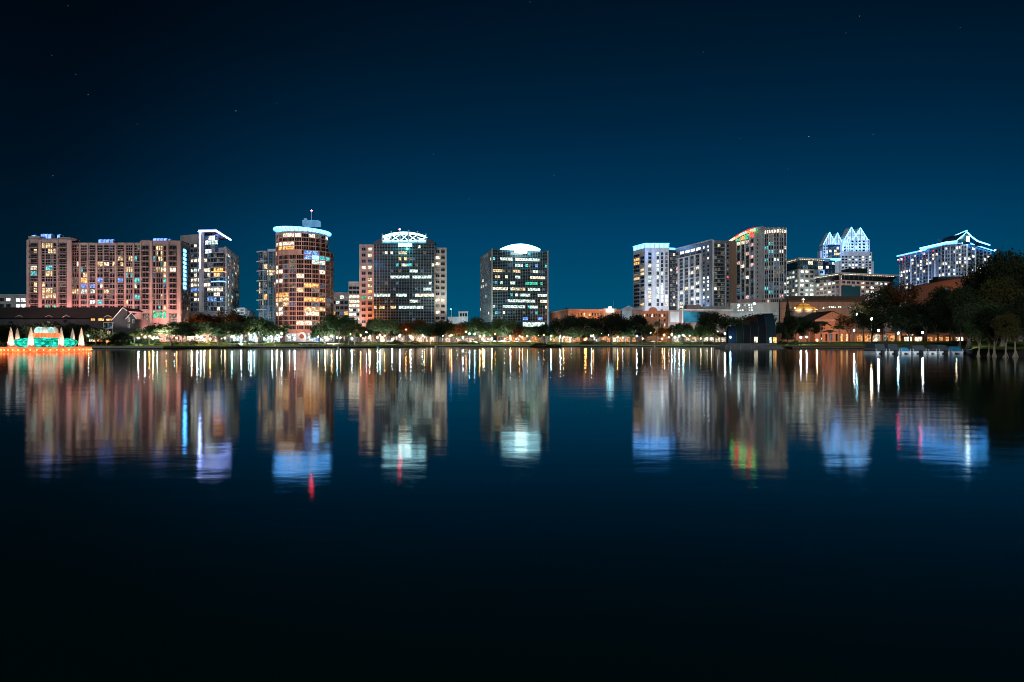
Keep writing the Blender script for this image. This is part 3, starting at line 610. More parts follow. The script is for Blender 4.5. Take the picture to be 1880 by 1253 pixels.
# ---- orange hall, tents, brick block
B = Bld('civic_hall', 'long low orange brick hall with a small white lit cupola behind dark oaks', 'building', 1070, 500)
f = Face(1043, 490, 1140, 500); g = Face(1010, 545, 1043, 490)
B.body([(1010, 545), (1043, 490), (1140, 500), (1140, 540)], Z(569, 490), 'orange_brick'); B.body([(1108, 494), (1132, 495), (1132, 515), (1108, 515)], Z(566, 494), 'orange_brick')
B.fbox('cornice', f, 0, f.L, Z(570, 490), Z(567.5, 490), .01, .7, 'pink_frame'); B.fbox('cornice', g, 0, g.L, Z(570, 490), Z(567.5, 490), .01, .6, 'pink_frame')
B.grid(f, f.u(1060), f.u(1105), 9, Z(592, 490), Z(572, 490), 2, .45, .5, litfn(B.R, .3, ['amber', 'warm']), nv=0, frame='pink_frame')
B.pbox('cupola', 1114, 1127, 492, 5, 568, 573, 'crown_white'); B.pbox('cupola', 1118, 1123, 493, 3, 563.5, 568, 'crown_white'); B.P('mast').bar((X(1126, 496), 496, Z(568, 496)), (X(1126, 496), 496, Z(552, 496)), .1, 'grey_metal')
B.pbox('roof_plant', 1028, 1052, 515, 15, 569, 572, 'grey_metal'); x0, x1, xm = X(1033, 518), X(1053, 518), X(1041, 518)
for q in (((x0, 518), (x1, 518)), ((x1, 518), (x1, 532)), ((x1, 532), (x0, 532)), ((x0, 532), (x0, 518))): B.P('pyramid_roof').poly([(*q[0], Z(569, 518)), (*q[1], Z(569, 518)), (xm, 525, Z(564.5, 518))], 'roof_dark')
for px in (1030, 1060, 1090, 1120): spot(B.root, (X(px, 470), 470, 8), (X(px, 495), 495, 25), (1, .40, .14), 22000, 120)
spot(B.root, (X(1010, 505), 505, 10), (X(1020, 530), 530, 22), (1, .8, .6), 9000, 100); B.done()

B = Bld('pavilion_roof', 'pale peaked metal canopy roof left of the white high-rise block', 'canopy', 1156, 560)
for a, b, p, y in ((1141, 1170, 1157, 560), (1160, 1180, 1170, 566)):
    x0, x1, xm = X(a, 560), X(b, 560), X(p, 560); zb_ = Z(568.5, 560); zt = Z(y, 560); D0, D1 = 560 + (a > 1150) * 12, 576 + (a > 1150) * 12
    for q in (((x0, D0), (x1, D0)), ((x1, D0), (x1, D1)), ((x1, D1), (x0, D1)), ((x0, D1), (x0, D0))): B.P('roof').poly([(*q[0], zb_), (*q[1], zb_), (xm, (D0 + D1) / 2, zt)], 'white_trim')
    B.P('wall').box(x0 + 1.2, x1 - 1.2, D0 + 1.2, D1 - 1.2, BASE, zb_ - .9, 'stucco'); B.P('post').box(x0 + .5, x0 + 1, D0 + .5, D0 + 1, BASE, zb_, 'grey_metal'); B.P('post').box(x1 - 1, x1 - .5, D0 + .5, D0 + 1, BASE, zb_, 'grey_metal'); B.P('eaves').box(x0, x1, D0, D1, zb_ - .9, zb_ - .05, 'grey_metal')
spot(B.root, (X(1156, 535), 535, 18), (X(1156, 565), 565, 32), (.5, .8, 1), 22000, 90); B.done()

B = Bld('brick_building', 'three storey red brick block with a curved parapet gable and arched windows', 'building', 1200, 500)
f = Face(1178, 505, 1227, 498); B.body([(1178, 505), (1227, 498), (1227, 525), (1178, 525)], Z(571, 500), 'brick')
B.body([(1160, 515), (1180, 512), (1180, 530), (1160, 530)], Z(569, 515), 'stucco_dark')
ms = [];
for i in range(13):
    t = PI * i / 12; p = f.at(f.u(1199) - 3.2 * math.cos(t), .3); ms.append((p.x, p.y, Z(571, 500) - .2 + 3.0 * math.sin(t)))
B.P('parapet_gable').poly(ms[::-1], 'brick'); B.P('parapet_gable').poly([(x + f.n.x * -.8, y - f.n.y * .8, z) for x, y, z in ms], 'brick')
for i in range(12): a, b = ms[i], ms[i + 1]; B.P('parapet_gable').poly([a, b, (b[0], b[1] + .8, b[2]), (a[0], a[1] + .8, a[2])], 'brick')
B.fbox('parapet_gable', f, f.u(1213), f.u(1217), Z(571, 500), Z(568.5, 500), -.5, .3, 'brick')
B.grid(f, f.u(1181), f.u(1191), 2, Z(581.5, 500), Z(576, 500), 1, .45, .8, lambda r, c: 'cream' if c == 0 else 'glass', nv=0, frame='brick'); B.grid(f, f.u(1191.5), f.u(1207), 4, Z(582.5, 500), Z(576, 500), 1, .5, .8, litfn(B.R, .4, ['cream', 'amber']), nv=0, frame='brick')
B.grid(f, f.u(1208), f.u(1223), 3, Z(602, 500), Z(575, 500), 3, .38, .55, litfn(B.R, .1, ['cream']), nv=0, frame='brick')
spot(B.root, (X(1200, 478), 478, 9), (X(1202, 500), 500, 22), (1, .45, .28), 20000, 110); B.done()

B = Bld('retail_building', 'pink framed block carrying a pale poster and a large blue poster', 'building', 1262, 500)
f = Face(1227, 494, 1345, 500); B.body([(1227, 494), (1345, 500), (1345, 530), (1227, 530)], Z(569.5, 494), 'granite_pink')
B.fbox('cornice', f, f.u(1248), f.L, Z(570, 494), Z(568, 494), .01, .8, 'white_trim')
B.fbox('poster', f, f.u(1230.5), f.u(1246.5), Z(592, 494), Z(572.5, 494), .01, .3, 'poster_white'); B.fbox('poster', f, f.u(1254), f.u(1296), Z(592, 494), Z(572.5, 494), .01, .3, 'poster_blue')
B.fbox('frame', f, f.u(1252), f.u(1253.8), Z(594, 494), Z(570, 494), .01, .7, 'white_trim'); B.pbox('roof_plant', 1261, 1287, 510, 10, 560, 570, 'granite_pink'); B.pbox('roof_plant', 1290, 1345, 525, 10, 563, 572, 'concrete')
for px in (1238, 1270, 1300): spot(B.root, (X(px, 478), 478, 10), (X(px, 496), 496, 22), (.9, .85, .85), 11000, 120)
B.done()

# ---- white high rise
def slab_tower_faces(): pass
B = Bld('condominium_tower', 'white high-rise with a glowing blue-white glazed top floor at a chamfered corner', 'building', 1200, 602)
fa = Face(1163, 620, 1184, 600); fb = Face(1184, 600, 1228, 600); fc = Face(1228, 604, 1241, 606)
H = Z(455.5, 600)
B.body([(1163, 620), (1184, 600), (1228, 600), (1228, 640), (1170, 640)], H, 'white_paint'); B.body([(1228, 604), (1241, 606), (1241, 640), (1228, 640)], Z(459, 604), 'glass_grey')
B.body([(1164, 621), (1184, 602), (1227, 602), (1227, 630), (1172, 635)], Z(448, 600), 'crown_blue', 'glazed_penthouse', z0=H); B.body([(1229, 608), (1240, 610), (1240, 625), (1229, 625)], Z(454, 604), 'crown_blue', 'glazed_penthouse', z0=Z(459, 604))
for f, n in ((fa, 3), (fb, 5)):
    for i in range(n + 1): B.fbox('crown_frame', f, f.L * i / n - .35, f.L * i / n + .35, H, Z(447.6, 600), -.2, .3, 'white_trim')
    B.grid(f, .3, f.L - .3, n, H + .3, Z(448.6, 600), 1, .74, .9, lambda r, c: 'crown_ice', nv=0, frame='white_trim', off=-.1)
    B.fbox('crown_frame', f, -.3, f.L + .3, Z(448.4, 600), Z(446.8, 600), -1.2, .5, 'crown_blue')
zt, zb_ = Z(463, 600), Z(563, 600); n = 14; ch = (zt - zb_) / n
for r in range(n):
    z = zt - ch * (r + .5)
    for u, w in ((fa.L * .30, fa.L * .5), (fa.L * .8, fa.L * .32)):
        m = B.R.choice(('glass', 'glass', 'glass', 'dim', 'warm')) if not (r in (1, 2) and u < fa.L * .5) else 'amber'
        B.win(fa, u, z, w, ch * .66, m, nv=2); B.put('balcony', balc_mb(w + .3, 1.3, 'slab'), fa, u, z - ch * .42, 0, .2)
    B.win(fb, fb.u(1193), z, 2.6, ch * .62, B.R.choice(('glass', 'glass', 'dim', 'cool')) if r not in (3, 10, 11, 12) else 'cream', nv=1); B.put('balcony', balc_mb(3.2, 1.1, 'slab'), fb, fb.u(1193), z - ch * .42, 0, .2)
    for px in (1207.5, 1215.5, 1223.5): B.win(fb, fb.u(px), z, 1.9, ch * .78, B.R.choice(('glass', 'glass_grey', 'dim', 'cool')) if r < 9 else B.R.choice(('glass', 'cool', 'cream', 'white')), nv=1, frame='white_paint')
    for c in range(2): B.win(fc, fc.L * (.3 + .42 * c), z, 2.0, ch * .6, B.R.choice(('glass', 'dim', 'glass', 'cream')), nv=1, frame='white_paint')
for px, pw in ((1172, 60000), (1195, 60000), (1216, 60000)): spot(B.root, (X(px, 560), 560, 25), (X(px, 600), 600, 55), (.62, .68, .86), pw * .42, 105)
spot(B.root, (X(1200, 560), 560, 28), (X(1204, 600), 600, 32), (1, .75, .7), 14000, 90); spot(B.root, (X(1190, 588), 588, Z(470, 588)), (X(1190, 600), 600, Z(456, 600)), (.2, .4, 1), 5000, 150); B.done()

# ---- long slab running away from the lake
B = Bld('condominium_tower', 'long grey condominium slab seen at an angle with a white framed balcony grid', 'building', 1300, 560)
fa = Face(1241, 600, 1308, 546); fb = Face(1308, 546, 1341, 549); fc = Face(1339.5, 547, 1352, 549)
H = Z(441.5, 546); B.body([(1241, 600), (1308, 546), (1341, 549), (1341, 600), (1270, 640)], H, 'grey_metal'); B.body([(1339.5, 547), (1352, 549), (1352, 575), (1341, 575)], Z(443, 547), 'tan')
zt, zb_ = Z(447.5, 546), Z(563, 546); n = 16; ch = (zt - zb_) / n
pa, pb_ = fa.u(1248), fa.u(1288)
for r in range(n):
    z = zt - ch * (r + .5)
    for c in range(4):
        u = pa + (pb_ - pa) * (c + .5) / 4; w = (pb_ - pa) / 4 * .8
        if r < 2: m = 'white' if r == 0 and B.R.random() < .8 else 'glass'
        else: m = B.R.choice(('glass', 'glass', 'glass_teal', 'glass_teal', 'dim_blue', 'dim', 'cream', 'glass'))
        B.win(fa, u, z, w, ch * .7, m, nv=2)
        if r > 1: B.put('balcony', balc_mb(w, 1.2, 'slab'), fa, u, z - ch * .43, 0, .2)
    for px in (1243.5,): B.win(fa, fa.u(px), z, 3.4, ch * .65, B.R.choice(('glass', 'glass', 'dim', 'pinkish')), nv=1); B.put('balcony', balc_mb(4, 1.2, 'slab'), fa, fa.u(px), z - ch * .43, 0, .2)
    for px in (1292.5, 1300.5): B.win(fa, fa.u(px), z, 2.2, ch * .5, B.R.choice(('glass', 'glass', 'glass', 'white', 'cream', 'blue' if r > 12 else 'dim')), nv=0, frame='grey_metal')
    m = B.R.choice(('glass', 'dim', 'dim', 'dim', 'cream', 'dim_blue')); B.fbox('recess_shade', fb, fb.u(1311), fb.u(1330), z - ch * .42, z + ch * .5, .002, .02, 'recess_shade') if r < n else None  # dark panel again painted as shade behind the balcony
    for c in range(3): B.win(fb, fb.u(1313.5 + 6.2 * c), z, 2.1, ch * .66, B.R.choice(('glass', 'dim', 'dim', 'cream' if B.R.random() < .3 else 'dim', 'glass_teal')), nv=1, off=.02)
    B.put('balcony', balc_mb(fb.u(1330) - fb.u(1311), 1.6, 'white_trim'), fb, fb.u(1320.5), z - ch * .45, 0, .4)
    B.win(fb, fb.u(1336), z, 1.6, ch * .45, 'red' if r == 8 else B.R.choice(('glass', 'glass', 'cream', 'dim')), nv=0, frame='grey_metal')
B.fbox('corner_fin', fb, -.2, .9, BASE, H + .2, .1, 1.2, 'white_trim'); B.fbox('corner_fin', fb, fb.u(1331), fb.u(1332), BASE, Z(446, 546), .1, 1.0, 'white_trim')
for i in range(5): B.fbox('grid_frame', fa, pa + (pb_ - pa) * i / 4 - .35, pa + (pb_ - pa) * i / 4 + .35, zb_ - .5, zt - ch * 1.9, .2, 1.9, 'white_trim')
for i in (2, 5, 8, 11, 16): B.fbox('grid_frame', fa, pa - .3, pb_ + .3, zt - ch * i - .3, zt - ch * i + .3, 1.3, 1.95, 'white_trim')
B.fbox('parapet', fa, 0, fa.L, H, H + 1, -.5, .3, 'white_paint')
for px, D in ((1250, 555), (1270, 540), (1290, 525)): spot(B.root, (X(px, D), D, 25), (X(px + 4, D + 40), D + 35, 52), (.62, .74, .95), 34000, 105)
spot(B.root, (X(1322, 505), 505, 22), (X(1325, 546), 546, 48), (.95, .88, .85), 66000, 95); B.done()

# ---- curved tower with neon arc
B = Bld('condominium_tower', 'curved condominium tower with a red and green neon arc on its roof', 'building', 1400, 560)
f1 = Face(1353, 585, 1386, 563); f2 = Face(1386, 563, 1402, 558); H = Z(419, 560)
P2, cc = cyl_faces(1422, 556, 21 * 556 / F, 6, PI * 1.08, PI * 1.92)
base2 = [(1353, 585), (1386, 563), (1402, 558)]
B.body([(1340, 600), (1353, 585), (1386, 563), (1386, 600), (1350, 620)], Z(441, 575), 'slab'); B.body([(1386, 563), (1402, 558), (1402, 600), (1386, 600)], Z(416.5, 560), 'slab')
B.P('wall').lathe([(21 * 556 / F - .05, BASE), (21 * 556 / F - .05, H), (0, H)], 'slab', 28, *cc)
zt, zb_ = Z(437, 560), Z(548, 560); n = 15; ch = (zt - zb_) / n
for r in range(n):
    z = zt - ch * (r + .5)
    for c in range(4):
        u = f1.L * (c + .5) / 4; B.win(f1, u, z, f1.L / 4 * .78, ch * .82, B.R.choice(('glass_teal', 'glass', 'glass_teal', 'dim', 'dim_blue', 'cream', 'pinkish', 'glass')), nv=2)
        if r < n - 1: B.put('balcony', balc_mb(f1.L / 4 * .75, .9, 'slab'), f1, u, z - ch * .45, 0, .2)
    B.win(f2, f2.L * .3, z, .8, ch * .35, 'glass', nv=0, frame='slab')
    for c, f in enumerate(P2):
        m = B.R.choice(('glass', 'glass', 'dim_blue', 'glass', 'dim', 'glass_teal')) if B.R.random() < .84 else B.R.choice(('cool', 'cream', 'pinkish', 'teal'))
        B.win(f, f.L / 2, z, f.L * .8, ch * .74, m, nv=2)
for r in range(2):
    for c, f in enumerate(P2): B.win(f, f.L / 2, zt + ch * (r + .5), f.L * .86, ch * .8, B.R.choice(('glass', 'amber', 'dim', 'glass')) if r == 0 else 'cream', nv=2)
for f in P2: B.fbox('pier', f, -.35, .35, BASE, H, .0, .5, 'white_trim')
for i in range(5): B.fbox('pier', f1, f1.L * i / 4 - .35, f1.L * i / 4 + .35, BASE, Z(432 - i * 1.5, 565), .0, 1.2, 'white_trim')
B.pbox('roof_plant', 1386, 1407, 562, 12, 417.5, 424, 'slab')
mb = B.P('roof_frame')
for px in (1388, 1400, 1410, 1426, 1441): mb.bar((X(px, 556), 556, H - 2), (X(px, 556), 556, Z(417, 556)), .18, 'grey_metal')
mb.bar((X(1388, 556), 556, Z(417, 556)), (X(1441, 556), 556, Z(418.5, 556)), .22, 'grey_metal')
SEG = ['led_red', 'led_green', 'led_green', 'led_orange', 'led_green', 'led_green', 'led_red', 'led_red', 'led_green', 'led_green', 'led_orange', 'led_green']
NEON = [('led_red', 0, -1.0), ('led_green', .0, .5), ('led_orange', 0, 2.0)]
for j, (mt, dx, dy) in enumerate(NEON):
    for i in range(12):
        t0, t1 = i / 12, (i + 1) / 12
        def ap(t): return (X(1336 + 51 * t, 583 - 22 * t), 583 - 22 * t, Z(441.5 - 17 * math.sin(t * PI / 2) + dy * (1 + t), 572))
        B.P('neon_arc').bar(ap(t0), ap(t1), .45, ['led_green', 'led_red', 'led_green', 'led_red', 'led_green'][int(i / 12 * 5)] if j == 1 else ('neon_dim_red', '', 'neon_dim_orange')[j])
for c, mt in enumerate(('led_green', 'led_orange', 'led_green', 'led_red')):
    B.fbox('neon_panel', f1, f1.L * (c + .12) / 4, f1.L * (c + .86) / 4, Z(439, 572), Z(434.5 - c * 2.0, 572), .1, .3, {'led_green': 'green', 'led_orange': 'amber', 'led_red': 'red'}[mt])
for px, D in ((1365, 530), (1394, 515), (1425, 510)): spot(B.root, (X(px, D), D, 24), (X(px, D + 42), D + 42, 55), (.92, .82, .8), 50000, 100)
B.done()
B = Bld('podium_building', 'low lit parking podium with two bright white floodlights below the curved tower', 'building', 1390, 500)
f = Face(1341, 500, 1430, 488); B.body([(1341, 500), (1430, 488), (1440, 520), (1341, 530)], Z(556, 494), 'concrete'); B.body([(1352, 525), (1436, 510), (1450, 540), (1352, 550)], Z(549, 515), 'granite_pink')
B.grid(f, f.u(1353), f.u(1382), 7, Z(572, 495), Z(558, 495), 3, .6, .5, litfn(B.R, .6, ['white', 'cool'], None, 'dim', .2), nv=0, frame='concrete'); g = Face(1395, 517, 1436, 510)
B.grid(g, 1, g.L - 1, 10, Z(556, 514), Z(550, 514), 1, .5, .85, litfn(B.R, .2, ['pinkish', 'dim']), nv=0, frame='granite_pink')
B.fbox('band', f, 0, f.L, Z(580, 495), Z(574, 495), .01, .5, 'slab')
for px, py in ((1356.5, 561), (1385, 558)): B.P('lamp').lathe([(0, Z(py, 488) - .9), (.8, Z(py, 488) - .3), (.8, Z(py, 488) + .3), (0, Z(py, 488) + .9)], 'sign_white', 8, X(px, 488), 488); B.P('lamp_pole').bar((X(px, 488), 488, BASE), (X(px, 488), 488, Z(py + 1.5, 488)), .12, 'grey_metal')
spot(B.root, (X(1375, 470), 470, 12), (X(1380, 496), 496, 28), (.75, .9, .95), 12000, 120); B.done()

# ---- mid offices
def office(label, pts, ytop, Dt, ybot, nr, glassy, roofy, colr, wall='concrete', px=1480, lit=.35):
    B = Bld('office_building', label, 'building', px, Dt); fs = [Face(*pts[i], *pts[i + 1]) for i in range(len(pts) - 1)]
    back = [(pts[-1][0] - 4, pts[-1][1] + 45), (pts[0][0] + 4, pts[0][1] + 45)]
    B.body(list(pts) + back, Z(ytop, Dt), wall)
    ins = [(p, D + 2) for p, D in pts]; B.body(ins + back, Z(roofy + 3, Dt), 'glass', 'glazed_storey', z0=Z(ytop, Dt))
    P = [(X(p, D - 3), D - 3) for p, D in pts]; P[0] = (P[0][0] - 2, P[0][1]); P[-1] = (P[-1][0] + 5, P[-1][1]); P += [(X(p, D), D) for p, D in back]
    B.P('roof').prism(P, Z(roofy + 2.6, Dt), Z(roofy, Dt), colr)
    for f in fs:
        n = max(2, int(f.L / 5.2)); B.grid(f, .8, f.L - .8, n, Z(ybot, Dt), Z(ytop + .5, Dt), nr, .6, .5, litfn(B.R, lit, ['cool', 'cream', 'white', 'cool'], None, 'glass', .15), nv=1)
        B.grid(f, .5, f.L - .5, n, Z(ytop, Dt), Z(roofy + 3.5, Dt), glassy, .9, .8, litfn(B.R, .16, ['cream', 'cool', 'pinkish'], None, 'glass_teal', .2), 'window', off=-1.75, nv=2)
        for i in range(int(f.L / 2.2)): B.fbox('soffit_light', f, i * 2.2 + .4, i * 2.2 + 1.2, Z(roofy + 3.3, Dt), Z(roofy + 2.7, Dt), 1.2, 2.0, 'cream')
    return B
B = office('mid-rise office with a glazed top storey right of the curved neon tower', [(1438, 620), (1466, 590), (1514, 598)], 494, 590, 545, 6, 2, 474, 'slab', px=1480, lit=.42)
B.pbox('roof_wing', 1498, 1544, 612, 25, 474.5, 478, 'crown_blue'); B.body([(1514, 610), (1533, 614), (1533, 640), (1514, 640)], Z(478, 612), 'glass_teal')
f = Face(1515, 610, 1533, 614); B.grid(f, .5, f.L - .5, 3, Z(540, 612), Z(480, 612), 8, .8, .6, litfn(B.R, .4, ['white', 'cool']), nv=1)
for px in (1460, 1495): spot(B.root, (X(px, 555), 555, 28), (X(px, 592), 592, 44), (.8, .92, .85), 30000, 110)
spot(B.root, (X(1520, 590), 590, 60), (X(1520, 612), 612, 78), (.25, .5, 1), 12000, 130); B.done()
B = office('wide mid-rise office with a projecting flat roof in front of the peaked white tower', [(1497, 590), (1543, 555), (1640, 575)], 514, 555, 546, 4, 1, 501, 'slab', px=1560, lit=.3, wall='granite_pink')
B.pbox('roof_plant', 1560, 1592, 580, 15, 493, 502, 'roof_dark')
f = Face(1543, 555, 1640, 575); B.fbox('glazed_bay', f, f.u(1544), f.u(1578), Z(548, 555), Z(525, 555), .2, .9, 'glass_teal')
for px in (1515, 1560, 1605): spot(B.root, (X(px, 525), 525, 26), (X(px, 560), 560, 40), (1, .9, .85), 24000, 110)
B.pbox('roof_sign', 1624, 1643, 590, 1, 505, 510, 'crown_ice'); B.done()

# ---- peaked white tower
B = Bld('office_tower', 'blue-white floodlit tower crowned with four pointed gables', 'building', 1560, 800)
DP = 800
def pb(px0, px1, D, dep, y1, y0, mat='white_paint', part='wall'): B.pbox(part, px0, px1, D, dep, y1, y0, mat)
pb(1546, 1597, DP, 16, 440, 470); pb(1543, 1601, DP + 3, 14, 463, 640); pb(1540, 1604, DP + 8, 12, 480, 640)
pb(1511, 1546, DP + 6, 10, 448, 640); pb(1506, 1512, DP + 9, 8, 461, 640); pb(1521, 1545, DP + 2, 5, 446, 449)
pb(1521, 1545, DP + 4.9, 3, 449, 475, 'glass_teal', 'glazed_bay')
def gable(pxc, hw, yb, yp, D, dep):
    x0, x1, xc = X(pxc - hw, D), X(pxc + hw, D), X(pxc, D); z0, z1 = Z(yb, D), Z(yp, D); mb = B.P('peaked_gable')
    mb.poly([(x0, D, z0), (x1, D, z0), (xc, D, z1)], 'gable_glow'); mb.poly([(x1, D + dep, z0), (x0, D + dep, z0), (xc, D + dep, z1)], 'white_trim')
    mb.poly([(x0, D + dep, z0), (x0, D, z0), (xc, D, z1), (xc, D + dep, z1)], 'white_trim'); mb.poly([(x1, D, z0), (x1, D + dep, z0), (xc, D + dep, z1), (xc, D, z1)], 'white_trim')
    for k in (-.66, -.33, 0, .33, .66):
        xx = xc + (x1 - xc) * k; B.P('gable_rib').bar((xx, D - .3, z0), (xx, D - .3, z0 + (z1 - z0) * (1 - abs(k)) - .3), .3, 'grey_metal', 4)
    for s in (-1, 1): B.P('light_strip').bar((xc + s * (x1 - xc), D - .4, z0), (xc, D - .4, z1), .3, 'led_ice')
    B.P('gable_rib').bar((xc + (x0 - xc) * .5, D - .3, z0 + (z1 - z0) * .35), (xc + (x1 - xc) * .5, D - .3, z0 + (z1 - z0) * .35), .25, 'grey_metal', 4)
gable(1563, 13.5, 441, 417.5, DP - .5, 14); gable(1579.5, 14, 441, 418.5, DP - .8, 14); gable(1523, 11.5, 449, 427, DP + 1.5, 10); gable(1537.5, 8.5, 446, 428, DP + 1.2, 10)
g = Face(1546.5, DP - .01, 1597, DP - .01); B.grid(g, .5, g.L - .5, 7, Z(463, DP), Z(441, DP), 4, .55, .55, litfn(B.R, .10, ['crown_ice', 'cool'], None, 'glass', .1), nv=0, frame='white_paint')
g2 = Face(1543.5, DP + 2.9, 1601, DP + 2.9); B.grid(g2, .5, g2.L - .5, 9, Z(504, DP), Z(464, DP), 8, .6, .5, litfn(B.R, .3, ['cream', 'cool', 'white']), nv=0, frame='white_paint')
g3 = Face(1540.5, DP + 7.9, 1603.5, DP + 7.9); 0 and B.grid(g3, .5, g3.L - .5, 9, Z(502, DP), Z(481, DP), 4, .6, .5, litfn(B.R, .25, ['cream', 'cool', 'amber']), nv=0, frame='white_paint')
g4 = Face(1507, DP + 5.9, 1521, DP + 5.9); B.grid(g4, 2.5, g4.L - .3, 2, Z(475, DP), Z(449, DP), 5, .5, .5, litfn(B.R, .15, ['cool']), nv=0, frame='white_paint')
g5 = Face(1522, DP + 4.8, 1545, DP + 4.8); B.grid(g5, 0, g5.L, 5, Z(474, DP), Z(452, DP), 4, .9, .8, litfn(B.R, .05, ['cream'], {1: [(2, 3, 'cream')], 2: [(2, 4, 'warm')]}, 'glass_teal'), nv=1)
for px in (1548, 1557, 1569, 1581, 1592): B.fbox('pier', g, g.u(px) - .5, g.u(px) + .5, Z(463, DP), Z(440, DP), .0, 1.2, 'white_trim'); spot(B.root, (X(px, DP - 9), DP - 9, Z(466, DP)), (X(px, DP), DP, Z(445, DP)), (.22, .48, 1), 14000, 90)
for px in (1510, 1523, 1538): spot(B.root, (X(px, DP - 9), DP - 9, Z(480, DP)), (X(px, DP + 4), DP + 4, Z(455, DP)), (.22, .48, 1), 13000, 100)
for px in (1550, 1590): spot(B.root, (X(px, DP - 40), DP - 40, 60), (X(px, DP), DP, Z(480, DP)), (.5, .65, .9), 26000, 80)
B.done()

# ---- right condominium
B = Bld('condominium_tower', 'blue lit condominium block with swept roof edges and red beacons above the right-hand trees', 'building', 1740, 650)
fa = Face(1653, 736, 1735, 652); fb = Face(1735, 652, 1775, 640); fc = Face(1775, 640, 1818, 690)
H = Z(452, 652); B.body([(1653, 736), (1735, 652), (1775, 640), (1818, 690), (1740, 760)], H, 'slab')
n = 11; zt, zb_ = H - 1, Z(528, 652); ch = (zt - zb_) / n
for r in range(n):
    z = zt - ch * (r + .5)
    for f, nc in ((fa, 15), (fb, 8), (fc, 6)):
        for c in range(nc):
            u = f.L * (c + .5) / nc
            if f is fa and c in (11, 12) and r > 2: continue
            m = B.R.choice(('glass', 'glass', 'glass', 'glass_teal', 'glass', 'dim_blue', 'white', 'glass', 'cream')); B.win(f, u, z, f.L / nc * .62, ch * .62, m, nv=1, frame='slab')
            if c % 3 != 1: B.put('balcony', balc_mb(f.L / nc * .8, 1.4, 'slab'), f, u, z - ch * .42, 0, .2)
for f, nc in ((fa, 15), (fb, 8), (fc, 6)):
    for c in range(0, nc + 1, 2): B.fbox('pier', f, f.L * c / nc - .4, f.L * c / nc + .4, BASE, H, .0, 1.0, 'white_trim')
def roofedge(a, b, z, mat, r=.5): B.P('light_strip').bar((X(a[0], a[1]), a[1], z), (X(b[0], b[1]), b[1], z), r, mat)
B.P('roof').prism([(X(1647, 728), 728), (X(1700, 678), 678), (X(1738, 646), 646), (X(1765, 638), 638), (X(1765, 670), 670), (X(1660, 745), 745)], H + .2, H + .9, 'white_trim')
roofedge((1647, 727), (1700, 677), H - .2, 'crown_blue', .6); roofedge((1689, 686), (1738, 644.5), H + 2.6, 'led_ice', .55); roofedge((1738, 644.5), (1757, 638), H + 2.6, 'led_ice', .55); B.P('roof').prism([(X(1689, 687), 687), (X(1738, 645.5), 645.5), (X(1757, 639), 639), (X(1765, 670), 670), (X(1700, 700), 700)], H + .9, H + 2.4, 'crown_blue')
roofedge((1782, 640), (1826, 692), H + .5, 'crown_blue', .5)
# steep gable roof
zr = lambda y: Z(y, 648)
A0, A1, A2 = (X(1720, 668), 668, zr(444)), (X(1757, 640), 640, zr(444)), (X(1775.5, 638), 638, zr(428))
R0, R1_ = (X(1733, 690), 690, zr(430)), (X(1775.5, 638), 638, zr(427))
mb = B.P('gable_roof'); mb.poly([A0, A1, R1_, R0], 'roof_dark'); Zg = [(X(1775.5, 638), 638, zr(430)), (X(1785, 641), 641, zr(438)), (X(1795, 645), 645, zr(444)), (X(1817, 660), 660, zr(447))]
mb.poly([(X(1757, 640), 640, zr(452)), (X(1800, 650), 650, zr(452)), Zg[2], Zg[1], Zg[0], A1], 'glass_teal')
for i in range(3): B.P('light_strip').bar(Zg[i], Zg[i + 1], .6, 'led_ice'); mb.poly([Zg[i], Zg[i + 1], (Zg[i + 1][0], Zg[i + 1][1] + 45, Zg[i + 1][2]), (Zg[i][0], Zg[i][1] + 45, Zg[i][2])], 'roof_dark')
B.P('light_strip').bar((X(1733, 690), 690, zr(430)), R1_, .7, 'crown_ice'); B.P('light_strip').bar((X(1757, 639), 639, zr(444)), (X(1775, 637), 637, zr(430)), .35, 'led_ice')
B.P('emblem').prism([(X(1774, 636), 636), (X(1779.5, 636), 636), (X(1779.5, 637), 637), (X(1774, 637), 637)], zr(447.5), zr(437.5), 'sign_white')
B.grid(fb, fb.u(1738), fb.u(1768), 6, H + .1, H + 2.2, 1, .8, .85, lambda r, c: 'crown_ice', nv=0, off=.6)
for px, D, y in ((1649, 726, 462), (1690, 684, 455), (1735, 690, 433), (1827, 690, 451.5)): B.P('beacon').lathe([(0, Z(y + .9, 660)), (.8, Z(y + .3, 660)), (.8, Z(y - .3, 660)), (0, Z(y - .9, 660))], 'beacon', 8, X(px, D), D)
B.pbox('dark_podium', 1722, 1795, 625, 8, 508, 520, 'roof_dark')
for px, D in ((1665, 690), (1695, 655), (1725, 625), (1750, 600), (1790, 605)): spot(B.root, (X(px, D), D, 45), (X(px, D + 35), D + 35, 75), (.30, .52, 1), 30000, 105)
B.done()

